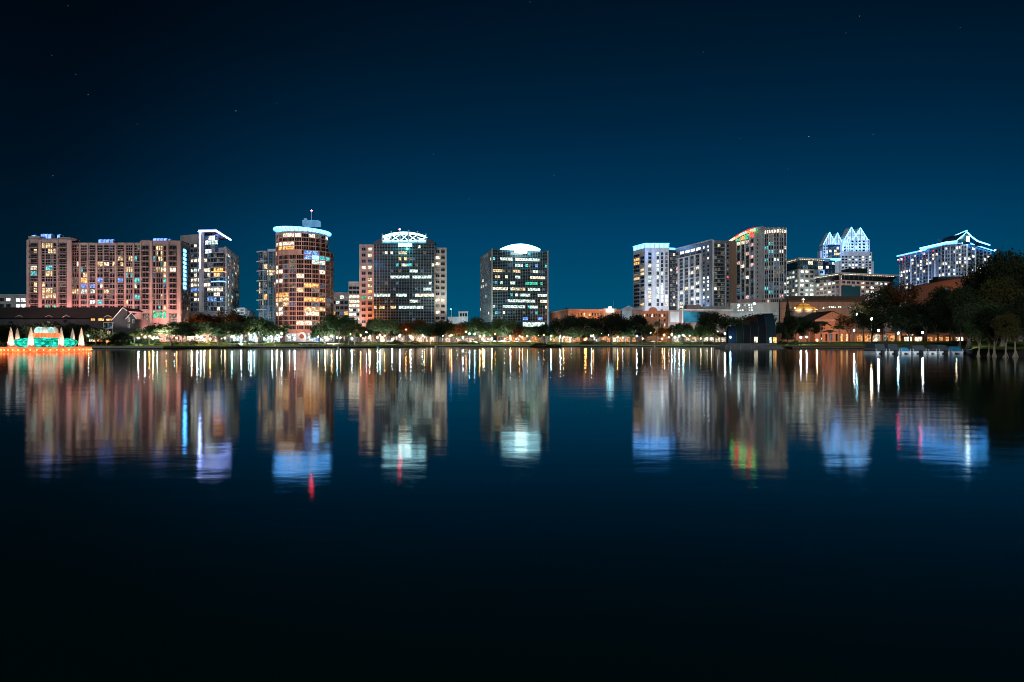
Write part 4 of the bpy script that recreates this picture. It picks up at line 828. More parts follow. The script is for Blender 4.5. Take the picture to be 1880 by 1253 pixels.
# ---- theatre and brick block, church
B = Bld('theatre_building', 'wide flat brown hall with a strip of small lit windows behind the golden church roof', 'building', 1510, 470)
f = Face(1432, 470, 1600, 470); B.body([(1432, 470), (1600, 470), (1600, 500), (1432, 500)], Z(553, 470), 'tan'); B.body([(1440, 474), (1588, 474), (1588, 500), (1440, 500)], Z(544, 474), 'brown')
B.fbox('fascia', f, 0, f.L, Z(554, 470), Z(552, 470), .01, .8, 'brown'); B.grid(f, f.u(1514), f.u(1596), 24, Z(566, 470), Z(562.5, 470), 1, .6, .9, litfn(B.R, .5, ['cream', 'cool'], None, 'dim', .3), nv=0, frame='tan')
B.grid(f, f.u(1426 + 8), f.u(1452), 9, Z(568, 470), Z(564, 470), 1, .4, .9, lambda r, c: 'dim', nv=0, frame='tan')
for px in (1450, 1500, 1550): spot(B.root, (X(px, 445), 445, 12), (X(px, 470), 470, 22), (1, .55, .36), 7500, 125)
B.done()
B = Bld('brick_building', 'windowless orange brick block seen above the trees below the blue lit condominium', 'building', 1740, 430)
B.body([(1672, 492), (1795, 404), (1820, 430), (1700, 530)], Z(505, 404), 'orange_brick'); f = Face(1672, 492, 1795, 404)
B.fbox('coping', f, 0, f.L, Z(505, 404), Z(503.8, 404), -.4, .3, 'brown'); B.P('roof_plant').box(X(1722, 470), X(1745, 470), 470, 480, Z(505, 404), Z(505, 404) + 4, 'roof_dark')
B.grid(f, f.L * .55, f.L * .62, 1, Z(524, 404), Z(519, 404), 1, .8, .8, lambda r, c: 'dim_blue', nv=0, frame='brown')
for px, D in ((1700, 420), (1745, 385), (1775, 360)): spot(B.root, (X(px, D), D, 20), (X(px + 3, D + 42), D + 42, 36), (1, .40, .2), 19000, 105)
B.done()
B = Bld('church', 'orange gabled church beside a golden tiled octagonal roof with a cross', 'church', 1490, 395)
c = (X(1485.5, 400), 408); r0, r1_, r2 = 8.2, 2.9, 1.9
mb = B.P('golden_roof'); mb.lathe([(r0, Z(568.5, 400)), (r1_, Z(558.8, 400))], 'gold', 8, *c, a0=PI / 8, a1=2 * PI + PI / 8); mb.lathe([(r1_ + .5, Z(558.8, 400)), (r1_ + .3, Z(557.5, 400)), (r2, Z(555, 400)), (0, Z(554.2, 400))], 'gold', 8, *c, a0=PI / 8, a1=2 * PI + PI / 8)
for i in range(8):
    t = PI / 8 + PI / 4 * i; mb.bar((c[0] + r0 * math.cos(t), c[1] + r0 * math.sin(t), Z(568.4, 400)), (c[0] + r1_ * math.cos(t), c[1] + r1_ * math.sin(t), Z(558.6, 400)), .22, 'terracotta')
B.P('drum_wall').lathe([(r0 - .6, BASE), (r0 - .6, Z(568.4, 400))], 'granite_pink', 8, *c, a0=PI / 8, a1=2 * PI + PI / 8)
B.P('eaves').lathe([(r0 + .4, Z(570, 400)), (r0 + .5, Z(568.7, 400)), (r0 - .2, Z(568.6, 400))], 'white_trim', 8, *c, a0=PI / 8, a1=2 * PI + PI / 8)
mb = B.P('cross'); x, z = c[0], Z(554.5, 400); mb.box(x - .22, x + .22, c[1] - .2, c[1] + .2, z, z + 2.9, 'cream'); mb.box(x - .85, x - .23, c[1] - .2, c[1] + .2, z + 1.7, z + 2.15, 'cream'); mb.box(x + .23, x + .85, c[1] - .2, c[1] + .2, z + 1.7, z + 2.15, 'cream')
for s in (-1, 1): B.P('eaves_lamp').lathe([(0, Z(566.6, 398)), (.4, Z(565.6, 398)), (0, Z(564.6, 398))], 'sign_white', 8, c[0] + s * 8.4, 400)
for t in (-2.3, -1.57, -.84): spot(B.root, (c[0] + 11.5 * math.cos(t), c[1] + 11.5 * math.sin(t), Z(568, 400)), (c[0], c[1], Z(558, 400)), (1, .70, .30), 4200, 90)
DG = 380; zb_ = Z(588, DG); zp = Z(572, DG); x0, x1, xp = X(1496, DG), X(1566, DG), X(1528, DG)
mb = B.P('wall'); mb.box(x0, x1, DG, DG + 18, BASE, zb_, 'orange_brick'); mb.poly([(x0, DG, zb_), (x1, DG, zb_), (xp, DG, zp)], 'orange_brick'); mb.poly([(x1, DG + 18, zb_), (x0, DG + 18, zb_), (xp, DG + 18, zp)], 'orange_brick')
mb = B.P('roof'); mb.poly([(x0 - 2, DG - .5, zb_ - 1), (xp, DG - .5, zp + .3), (xp - 2, DG + 20, zp + .3), (x0 - 6, DG + 20, zb_ - 1)], 'roof_dark'); mb.poly([(xp, DG - .5, zp + .3), (x1 + 1, DG - .5, zb_ - .3), (x1 + 1, DG + 20, zb_ - .3), (xp - 2, DG + 20, zp + .3)], 'roof_dark')
f = Face(1496, DG, 1566, DG); B.grid(f, 2, f.L - 2, 6, BASE, BASE + 5, 1, .4, .8, litfn(B.R, .4, ['amber', 'warm']), nv=0, frame='orange_brick'); B.fbox('trim', f, 0, f.L, zb_ - .15, zb_ + .15, .01, .2, 'white_trim')
B.pbox('side_wing', 1434, 1497, 386, 12, 600, 632, 'orange_brick')
for px in (1505, 1530, 1556): spot(B.root, (X(px, 365), 365, 5), (X(px, DG), DG, 9), (1, .42, .22), 5200, 130)
spot(B.root, (X(1460, 370), 370, 5), (X(1465, 386), 386, 8), (1, .4, .2), 3000, 130); B.done()

# ---- townhouses at the left
B = Bld('townhouse_row', 'dark roofed lakeside townhouses with white gable edges behind the fountain', 'building', 120, 315)
DT = 315; x0, x1 = X(-60, DT), X(212, DT); ze, zr_ = Z(584, DT), Z(565, DT + 10)
B.P('wall').box(x0, x1, DT, DT + 14, BASE, ze, 'townhouse_wall'); mb = B.P('roof'); mb.poly([(x0, DT - .8, ze - .2), (x1 + .3, DT - .8, ze - .2), (x1 + .3, DT + 8, zr_), (x0, DT + 8, zr_)], 'roof_dark'); mb.poly([(x1 + .3, DT + 15, ze - .2), (x0, DT + 15, ze - .2), (x0, DT + 8, zr_), (x1 + .3, DT + 8, zr_)], 'roof_dark')
gx0, gx1 = X(210, DT), X(236, DT); xm = X(228, DT)
B.P('gable_wall').box(gx0, gx1, DT - 1, DT + 12, BASE, Z(586, DT), 'townhouse_wall'); B.P('gable_wall').poly([(gx0, DT - 1, Z(586, DT)), (gx1, DT - 1, Z(586, DT)), (gx1, DT - 1, Z(572, DT)), (xm, DT - 1, Z(566, DT))], 'townhouse_wall')
B.P('gable_trim').bar((gx0 - .2, DT - 1.2, Z(587, DT)), (xm, DT - 1.2, Z(565.5, DT)), .18, 'white_trim'); B.P('gable_trim').bar((xm, DT - 1.2, Z(565.5, DT)), (gx1, DT - 1.2, Z(571, DT)), .18, 'white_trim')
B.P('roof').poly([(xm, DT - 1, Z(565.5, DT)), (gx1, DT - 1, Z(571.5, DT)), (gx1 + 1, DT + 12, Z(571.5, DT)), (xm, DT + 12, Z(565.5, DT))], 'roof_dark')
hx0, hx1, hm = X(231, 308), X(250.5, 308), X(241.5, 308)
B.P('gable_wall').box(hx0, hx1, 308, 318, BASE, Z(586, 308), 'townhouse_wall'); B.P('gable_wall').poly([(hx0, 308, Z(586, 308)), (hx1, 308, Z(586, 308)), (hm, 308, Z(575, 308))], 'townhouse_wall')
B.P('gable_trim').bar((hx0, 307.8, Z(586.3, 308)), (hm, 307.8, Z(574.6, 308)), .15, 'white_trim'); B.P('gable_trim').bar((hm, 307.8, Z(574.6, 308)), (hx1 + .2, 307.8, Z(586.3, 308)), .15, 'white_trim'); B.P('roof').poly([(X(222, 308), 309, Z(584, 308)), (hx0, 307.9, Z(586, 308)), (hm, 307.9, Z(574.8, 308)), (X(230, 308), 318, Z(574.5, 308))], 'roof_dark')
f = Face(0, DT, 212, DT)
for px, py, w, h, m in ((171, 587, 7, 4, 'amber'), (186, 587, 10, 4.5, 'amber'), (201, 587.5, 10, 3, 'amber'), (203, 599, 9, 7, 'dim_blue'), (192, 599, 4, 4, 'dim'), (190, 610, 4, 4, 'warm'), (200, 611, 6, 5, 'warm'), (182, 610, 3, 3, 'cream'), (150, 606, 6, 4, 'glass'), (120, 590, 6, 4, 'glass'), (90, 592, 6, 4, 'dim'), (20, 592, 6, 4, 'glass'), (60, 606, 6, 4, 'glass')):
    B.win(f, f.u(px), Z(py, DT), w * DT / F, h * DT / F, m, nv=1, frame='dark_metal')
for px, py in ((237, 587), (237, 599), (245, 590)): B.win(Face(231, 308, 250, 308), (px - 231) * 308 / F, Z(py, 308), .7, 1.8, 'dim', nv=0, frame='white_trim')
for px in (38, 92, 124, 200): a, b = X(px - 7, DT), X(px + 7, DT); B.P('dormer').bar((a, DT - .9, Z(583, DT)), ((a + b) / 2, DT - .9, Z(579, DT)), .14, 'concrete'); B.P('dormer').bar((b, DT - .9, Z(583, DT)), ((a + b) / 2, DT - .9, Z(579, DT)), .14, 'concrete'); B.P('dormer').poly([(a, DT - .8, Z(583.2, DT)), (b, DT - .8, Z(583.2, DT)), ((a + b) / 2, DT - .8, Z(579.2, DT))], 'townhouse_wall')
for py in (593, 604, 615): B.P('balcony_slab').box(X(193, DT), X(211, DT), DT - 1.6, DT, Z(py, DT) - .12, Z(py, DT) + .1, 'white_paint')
for px in (193.5, 202, 210.5): B.P('balcony_post').box(X(px, DT) - .1, X(px, DT) + .1, DT - 1.6, DT - 1.4, BASE, Z(593, DT), 'white_paint')
spot(B.root, (X(219, 300), 300, 3.5), (X(221, 314), 314, 10), (.65, .8, .95), 1300, 110); B.done()

# ---- low lit frontages behind the trees
FR = [('low_pavilion', 'bright white low pavilion wall behind oaks left of the round tower', 428, 514, 372, 607, 'white_paint', 'shop_white', (.85, .97, 1), 7000),
      ('shop_front', 'warm lit arcade front under trees right of the pink condominium', 336, 398, 345, 611, 'granite_pink', 'shop', (1, .75, .45), 4500),
      ('shop_front', 'salmon ground floor arcade beneath the broad pink condominium end', 268, 334, 326, 614, 'granite_pink', 'shop', (1, .6, .5), 2500),
      ('shop_front', 'pale lit ground floor shops below the truss crowned office tower', 662, 800, 468, 613, 'granite_pink', 'shop', (1, .8, .7), 6000),
      ('shop_front', 'orange lit arcade below the office tower with the arched crown', 912, 1000, 490, 616, 'orange_brick', 'shop_orange', (1, .5, .25), 5000),
      ('shop_front', 'dim ground floor row with scattered lights behind the dark central oaks', 1001, 1170, 480, 617, 'stucco_dark', 'shop_orange', (.9, .8, .6), 1500),
      ('shop_front', 'orange lit low wing behind the trees right of the church', 1568, 1680, 345, 610, 'orange_brick', 'shop_orange', (1, .5, .25), 3500),
      ('shop_front', 'dim orange wall and lit windows under the trees above the moored boats', 1655, 1905, 275, 616, 'orange_brick', 'shop_orange', (1, .5, .25), 2500),
      ('shop_front', 'pale lit shop row in the gap between the two glass office towers', 815, 905, 498, 618, 'granite_pink', 'shop', (1, .8, .6), 3000),
      ('shop_front', 'dim shop row under the trees below the posters', 1235, 1335, 482, 617, 'stucco_dark', 'shop', (.9, .9, .9), 1500),
      ('shop_front', 'orange lit stall fronts along the street behind the fountain lawn', 160, 208, 309, 620, 'stucco_dark', 'shop_orange', (1, .55, .3), 900)]
for nm, lab, a, b, D, yt, wall, lt, c, pw in FR:
    B = Bld(nm, lab, 'building', (a + b) / 2, D); f = Face(a, D, b, D); B.body([(a, D), (b, D), (b, D + 8), (a, D + 8)], Z(yt, D), wall)
    n = max(3, int(f.L / 4.2)); h = Z(yt, D) - BASE
    if h < 1.5: h = 2
    B.grid(f, .5, f.L - .5, n, BASE + .1, BASE + h * .78, 1, .72, .9, lambda r, c: B.R.choice((lt, lt, lt, 'dim', 'cream')), nv=2, frame=wall)
    B.fbox('awning', f, 0, f.L, BASE + h * .82, BASE + h * .86, .01, 1.4, wall)
    for px in (a + (b - a) * .25, a + (b - a) * .75): spot(B.root, (X(px, D - 10), D - 10, BASE + .4), (X(px, D), D, BASE + h * .7), c, pw, 140)
    B.done()

# ------------------------------------------------------------------ amphitheatre shell
am = empty('bandshell', (X(1385, 312), 312, .9), 'dark multicoloured bandshell of nested arches on its lakeside stage', 'bandshell')
D0 = 312
bands = [(1341, 1356, 599, 'shell_blue'), (1356, 1369, 594, 'shell_green'), (1369, 1382, 588, 'shell_gold'), (1382, 1397, 581.5, 'shell_red'), (1397, 1411, 577.5, 'shell_navy'), (1411, 1428, 574.5, 'shell_teal')]
z0 = 2.3
for i, (a, b, yt, m) in enumerate(bands):
    mb = MB(); Hh = Z(yt, D0) - z0; dep = Hh * .55; n = 18; w0, w1 = X(a, D0), X(b, D0); low = 'shell_navy' if m in ('shell_gold', 'shell_red') else m
    def P_(t, x, k=1.0): return (x + .9 * (1 - math.sin(t)) * k * 0 + (math.cos(t)) * -.9, D0 + dep + dep * math.cos(t) * -1.0 * k, z0 + Hh * math.sin(t) ** .8 * k)
    for j in range(n):
        t0, t1 = PI * j / n, PI * (j + 1) / n; mm = m if (4 < j < 14) else low
        mb.poly([P_(t0, w0), P_(t0, w1), P_(t1, w1), P_(t1, w0)], mm)
        mb.poly([P_(t1, w1, .96), P_(t0, w1, .96), P_(t0, w0, .96), P_(t1, w0, .96)][::-1], 'shell_navy')
        mb.poly([P_(t0, w1), P_(t1, w1), P_(t1, w1, .96), P_(t0, w1, .96)], 'shell_trim'); mb.poly([P_(t1, w0), P_(t0, w0), P_(t0, w0, .96), P_(t1, w0, .96)], 'shell_trim')
        mb.bar(P_(t0, w1, 1.005), P_(t1, w1, 1.005), .16, 'shell_trim')
    mb.build('arch_band', am, tuple(am.location))
mb = MB(); x0, x1 = X(1328, 305), X(1430, 305); mb.box(x0, X(1400, 305), 303, 318, -.5, 1.25, 'stage_block'); mb.box(X(1400, 305), x1 + 6, 305, 318, -.5, 1.0, 'stage_block'); mb.box(X(1338, 305), x1, 307, 318, 1.25, 2.28, 'stage_block')
for px in (1341, 1359, 1379): mb.box(X(px, 303) - .1, X(px, 303) + .1, 302.9, 303, -.3, 1.2, 'concrete')
mb.build('stage', am, tuple(am.location))
mb = MB(); mb.box(X(1385.5, 310), X(1391.5, 310), 310.2, 310.5, Z(629, 310), Z(619, 310), 'cream'); mb.build('lit_doorway', am, tuple(am.location))
mb = MB(); mb.box(X(1420, 310), X(1426, 310), 310.2, 310.5, Z(630, 310), Z(619.5, 310), 'amber'); mb.build('lit_doorway', am, tuple(am.location))
mb = MB(); mb.box(X(1413, 310), X(1417, 310), 310.2, 310.5, Z(630, 310), Z(619.5, 310), 'cool'); mb.build('lit_doorway', am, tuple(am.location))
mb = MB(); mb.lathe([(0, Z(621, 309)), (.35, Z(619.5, 309)), (0, Z(618, 309))], 'lamp_cool', 8, X(1341, 309), 309); mb.bar((X(1341, 309), 309, 1.2), (X(1341, 309), 309, Z(620.8, 309)), .07, 'dark_metal'); mb.build('stage_lamp', am, tuple(am.location))
spot(am, (X(1420, 300), 300, 3), (X(1420, 314), 314, 8), (.1, .6, .8), 200, 60)

# ------------------------------------------------------------------ fountain
DF = 184 + 10.6
fx, fy = X(82.5, 195), 184 + 11.5
fo = empty('fountain', (fx, fy, 0), 'round lake fountain with orange rim, teal dome and white jets', 'fountain')
O = (fx, fy, 0); RF = 10.9
mb = MB(); mb.lathe([(RF, -.4), (RF, 1.0)], 'fountain_rim', 64, fx, fy); mb.lathe([(RF, 1.0), (RF + .25, 1.02), (RF + .25, 1.3), (RF - .6, 1.32), (RF - .6, .9), (8, .9)], 'fountain_rim', 64, fx, fy); mb.build('basin_rim', fo, O)  # orange light of the rim lamps is put into the rim's emission
for i in range(46):
    t = 2 * PI * (i + .5) / 46; mb = MB(); mb.lathe([(0, .35), (.2, .5), (.2, .7), (0, .85)], 'fountain_bulb', 6, fx + (RF + .22) * math.cos(t), fy + (RF + .22) * math.sin(t)); mb.build('rim_lamp', fo, O)
mb = MB(); n = 20
prof = [(4.8, 1.0), (6.5, 1.4), (7.5, 2.2), (7.8, 2.8), (7.4, 3.3), (6.0, 3.8), (3.3, 4.05)]
mb.lathe(prof, 'fountain_teal', 40, fx, fy); mb.build('dome', fo, O)
mb = MB()
for i in range(n):
    t = 2 * PI * (i + .5) / n
    for (ra, za), (rb, zb) in zip(prof, prof[1:]): mb.bar((fx + (ra + .03) * math.cos(t), fy + (ra + .03) * math.sin(t), za), (fx + (rb + .03) * math.cos(t), fy + (rb + .03) * math.sin(t), zb), .06, 'dark_metal')
mb.lathe([(7.82, 2.74), (7.9, 2.8), (7.82, 2.86)], 'dark_metal', 40, fx, fy); mb.build('dome_rib', fo, O)
mb = MB(); mb.lathe([(3.4, 3.9), (3.6, 5.3), (3.2, 5.35), (0, 5.2)], 'fountain_orange', 40, fx, fy); mb.build('drum', fo, O)
for i in range(8):                                             # little top jets
    t = 2 * PI * (i + .5) / 8; mb = MB(); mb.lathe([(.75, 5.2), (.95, 5.7), (.9, 6.2), (.65, 6.7), (.3, 7.0), (0, 7.1)], 'fountain_white' if i % 2 else 'spray', 10, fx + 2.05 * math.cos(t), fy + 2.05 * math.sin(t), wob=.35); mb.build('top_jet', fo, O, True)  # every second jet has its lighting put in as emission
for px, Yo in ((20, -1), (32, 1), (57, -1), (112.5, -1), (133.5, 1), (149.5, -1)):
    y = fy + (-math.sqrt(max(1, 10 ** 2 - (X(px, fy - 5) - fx) ** 2)) if Yo < 0 else math.sqrt(max(1, 9.8 ** 2 - (X(px, fy + 3) - fx) ** 2))); x = X(px, y)
    ht = 6.7; lean = .06 * (px - 84) / 60 * -6
    mb = MB(); prof_ = [(.95, 1.0), (.82, 1.5), (.74, 2.3), (.68, 3.2), (.56, 4.3), (.38, 5.4), (.2, 6.3), (.05, 6.8), (0, 6.9)]
    mb.lathe(prof_, 'spray', 14, x, y, wob=.25); mb.lathe([(r * .5, z) for r, z in prof_], 'spray', 10, x, y, wob=.3); mb.build('water_jet', fo, O, True)
    for s in (-1, 1): spot(fo, (x + s * 1.7, y - 1.4, 1.3), (x, y, 4.4), (1, .60, .36), 3600, 80, radius=.12)
for t in range(5): spot(fo, (fx + 3 * math.cos(PI + PI * t / 4), fy - 3.2, 5.4), (fx, fy, 6.8), (.1, 1, .8), 250, 110, radius=.1)

# ------------------------------------------------------------------ ground, shore and water
SH = [(-900, 340), (-300, 330), (0, 320), (160, 292), (300, 287), (440, 335), (560, 345), (620, 356), (700, 385), (800, 430), (980, 440), (1160, 455), (1320, 440), (1327, 325), (1432, 318), (1600, 300), (1612, 172), (1775, 163), (1786, 130), (1880, 122), (2300, 100), (3200, 60)]
def shD(px):
    for (a, da), (b, db) in zip(SH, SH[1:]):
        if a <= px <= b: return da + (db - da) * (px - a) / (b - a)
    return SH[-1][1]
def strip(name, prof, mat, extra=()):
    mb = MB(); pxs = sorted(set([p for p, _ in SH] + list(range(-880, 3180, 40)))); rows = []
    for px in pxs: D = shD(px); rows.append([((X(px, D) * (D + o) / D), D + o, z + (.25 * noise.noise(Vector((px * .02, o * .1, 3))) if o > 5 else 0)) for o, z in prof])
    for a, b in zip(rows, rows[1:]):
        for i in range(len(prof) - 1): mb.poly([a[i], b[i], b[i + 1], a[i + 1]], mat)
    o = mb.build(name); tag(o, kind='structure'); return o
strip('ground', [(29, 3.0), (60, 3.0), (150, 3.0), (800, 3.0), (5000, 3.0)], 'earth')
strip('lawn', [(4, 1.06), (12, 1.5), (22, 2.4), (29.5, 3.02)], 'lawn'); strip('lake_promenade', [(.5, 1.05), (4.05, 1.06)], 'paving')
mb = MB(); pxs = [p for p, _ in SH]; bk = MB(); prev = None
for px in range(1776, 3200, 12):
    D = shD(px); q = [(X(px, D) * (D + o) / D, D + o + .8 * noise.noise(Vector((px * .05, o, 1))), z + .3 * noise.noise(Vector((px * .08, o * .7, 5)))) for o, z in ((-5, -.5), (-2.5, .05), (-.5, .7), (.5, 1.1), (4, 1.3))]
    if prev:
        for i in range(4): bk.poly([prev[i], q[i], q[i + 1], prev[i + 1]], 'earth')
    prev = q
tag(bk.build('earth_bank', smooth=True), kind='structure')
for a, b in zip(pxs, pxs[1:]):
    if a >= 1786: break
    Da, Db = shD(a), shD(b)
    for z0_, z1_, o0, m in ((-1, .42, .05, 'wall_base'), (.42, 1.12, 0, 'seawall')):  # darker lower band under a paler top
        mb.box8([(X(a, Da), Da + o0, z0_), (X(b, Db), Db + o0, z0_), (X(b, Db), Db + .55, z0_), (X(a, Da), Da + .55, z0_), (X(a, Da), Da + o0, z1_), (X(b, Db), Db + o0, z1_), (X(b, Db), Db + .55, z1_), (X(a, Da), Da + .55, z1_)], m)
sw = mb.build('seawall'); tag(sw, 'pale low seawall running along the whole far lake edge', 'wall')

m, nt, out = newmat('water')
g = N(nt, 'ShaderNodeNewGeometry')
def wnoise(scale, sx, sy, det):
    mp = N(nt, 'ShaderNodeMapping'); mp.inputs['Scale'].default_value = (sx, sy, 1); L(nt, g.outputs['Position'], mp.inputs['Vector'])
    n_ = N(nt, 'ShaderNodeTexNoise'); n_.inputs['Scale'].default_value = scale; n_.inputs['Detail'].default_value = det; L(nt, mp.outputs[0], n_.inputs['Vector']); return n_
n1 = wnoise(.9, .45, 1.0, 4); n2 = wnoise(.16, .5, 1.0, 3); n3 = wnoise(.02, 1, 1, 2)
ad = N(nt, 'ShaderNodeMath', operation='MULTIPLY_ADD'); ad.inputs[1].default_value = 3.0; L(nt, n2.outputs['Fac'], ad.inputs[0]); L(nt, n1.outputs['Fac'], ad.inputs[2])
bp = N(nt, 'ShaderNodeBump'); bp.inputs['Strength'].default_value = 1; bp.inputs['Distance'].default_value = .0065; L(nt, ad.outputs[0], bp.inputs['Height'])
rg = N(nt, 'ShaderNodeMapRange'); rg.inputs[1].default_value = .35; rg.inputs[2].default_value = .65; rg.inputs[3].default_value = .082; rg.inputs[4].default_value = .106; L(nt, n3.outputs['Fac'], rg.inputs[0])
gl = N(nt, 'ShaderNodeBsdfGlossy', distribution='BECKMANN'); gl.inputs[0].default_value = (.82, .84, .84, 1); L(nt, rg.outputs[0], gl.inputs['Roughness']); L(nt, bp.outputs[0], gl.inputs['Normal'])
df = N(nt, 'ShaderNodeBsdfDiffuse'); df.inputs[0].default_value = (.0, .022, .02, 1)
fr = N(nt, 'ShaderNodeFresnel'); fr.inputs[0].default_value = 1.333; ms = N(nt, 'ShaderNodeMixShader')
L(nt, fr.outputs[0], ms.inputs[0]); L(nt, df.outputs[0], ms.inputs[1]); L(nt, gl.outputs[0], ms.inputs[2]); L(nt, ms.outputs[0], out.inputs[0]); MAT['water'] = m
mb = MB(); mb.poly([(-1500, -200, 0), (1500, -200, 0), (1500, 700, 0), (-1500, 700, 0)], 'water'); tag(mb.build('lake_water'), kind='structure')

# ------------------------------------------------------------------ labels by place
PLACES = [(-99, 60, 'at the far left behind the fountain'), (60, 165, 'behind the fountain'), (165, 262, 'before the dark townhouses'), (262, 345, 'before the pink condominium end'), (345, 425, 'before the tower with the L light'), (425, 520, 'before the bright white pavilion'),
          (520, 640, 'before the round pink tower'), (640, 725, 'by the pink office wing'), (725, 800, 'before the truss crowned office'), (800, 880, 'between the two glass offices'), (880, 960, 'before the arched office on its left'), (960, 1010, 'before the arched office on its right'),
          (1010, 1100, 'before the orange hall'), (1100, 1165, 'below the white cupola'), (1165, 1230, 'before the brick gable block'), (1230, 1280, 'before the posters'), (1280, 1345, 'left of the bandshell'), (1345, 1440, 'behind the bandshell'), (1440, 1500, 'below the golden roof'), (1500, 1570, 'before the orange gabled church'), (1570, 1660, 'left of the blue lit condominium'), (1660, 1760, 'above the moored boats'), (1760, 2000, 'at the far right bank')]
def place(px):
    for a, b, t in PLACES:
        if a <= px < b: return t
    return 'at the far right bank'
ORD = ['first', 'second', 'third', 'fourth', 'fifth', 'sixth', 'seventh', 'eighth', 'ninth', 'tenth', 'eleventh', 'twelfth', 'thirteenth', 'fourteenth', 'fifteenth', 'sixteenth', 'seventeenth', 'eighteenth']
REG = {}
def later(o, desc, px, noun): REG.setdefault((desc, place(px), noun), []).append((px, o))
def finish_labels():
    for (desc, pl, noun), lst in REG.items():
        lst.sort(key=lambda t: t[0])
        for i, (px, o) in enumerate(lst):
            o['label'] = f'{desc} {pl}' if len(lst) == 1 else (f'{desc} {pl}, ' + (('left' if i == 0 else 'right') + ' one of two' if len(lst) == 2 else ('leftmost one' if i == 0 else f'{ORD[i]} from left')))

# ------------------------------------------------------------------ trees
def lobes(R, n, rx, zc, zr):
    out = []
    for i in range(n):
        a = R.uniform(0, 2 * PI); r = math.sqrt(R.random()) * rx; z = zc + R.uniform(-1, 1) * zr * (1 - .5 * (r / rx) ** 2)
        out.append((Vector((r * math.cos(a), r * math.sin(a), z)), R.uniform(.13, .22)))
    return out
def crown_mesh(seed, nleaf, rx=.38, zc=.56, zr=.27, size=.026, nl=20, mat='leaf'):
    R = random.Random(seed); lb = lobes(R, nl, rx, zc, zr); mb = MB()
    for i in range(nleaf):
        c, r = lb[R.randrange(len(lb))]
        d = Vector((R.gauss(0, 1), R.gauss(0, 1), R.gauss(0, 1))).normalized(); d.z = d.z * .8 + .1
        p = c + d * r * (R.random() ** .4) * R.uniform(.75, 1.12)
        if p.z > 1.0: p.z = 1.0 - R.random() * .03
        u = Vector((R.gauss(0, 1), R.gauss(0, 1), R.gauss(0, .6))).normalized(); w = u.cross(Vector((R.gauss(0, 1), R.gauss(0, 1), R.gauss(0, 1)))).normalized(); s = size * R.uniform(.6, 1.4)
        mb.poly([p + u * s, p + w * s * .55, p - u * s, p - w * s * .55], mat)
    return mb, lb
def trunk_mb(lb, r=.02, fork=.3, mat='bark', n=6):
    mb = MB(); mb.bar((0, 0, -.03), (0, 0, fork), r * 1.3, mat, n, r * .85)
    for c, rr in lb[:9]:
        mid = Vector((c.x * .45, c.y * .45, fork + (c.z - fork) * .6)); mb.bar((0, 0, fork - .01), mid, r * .6, mat, 5, r * .35); mb.bar(mid, c, r * .35, mat, 4, r * .12)
    return mb
PROT = {}
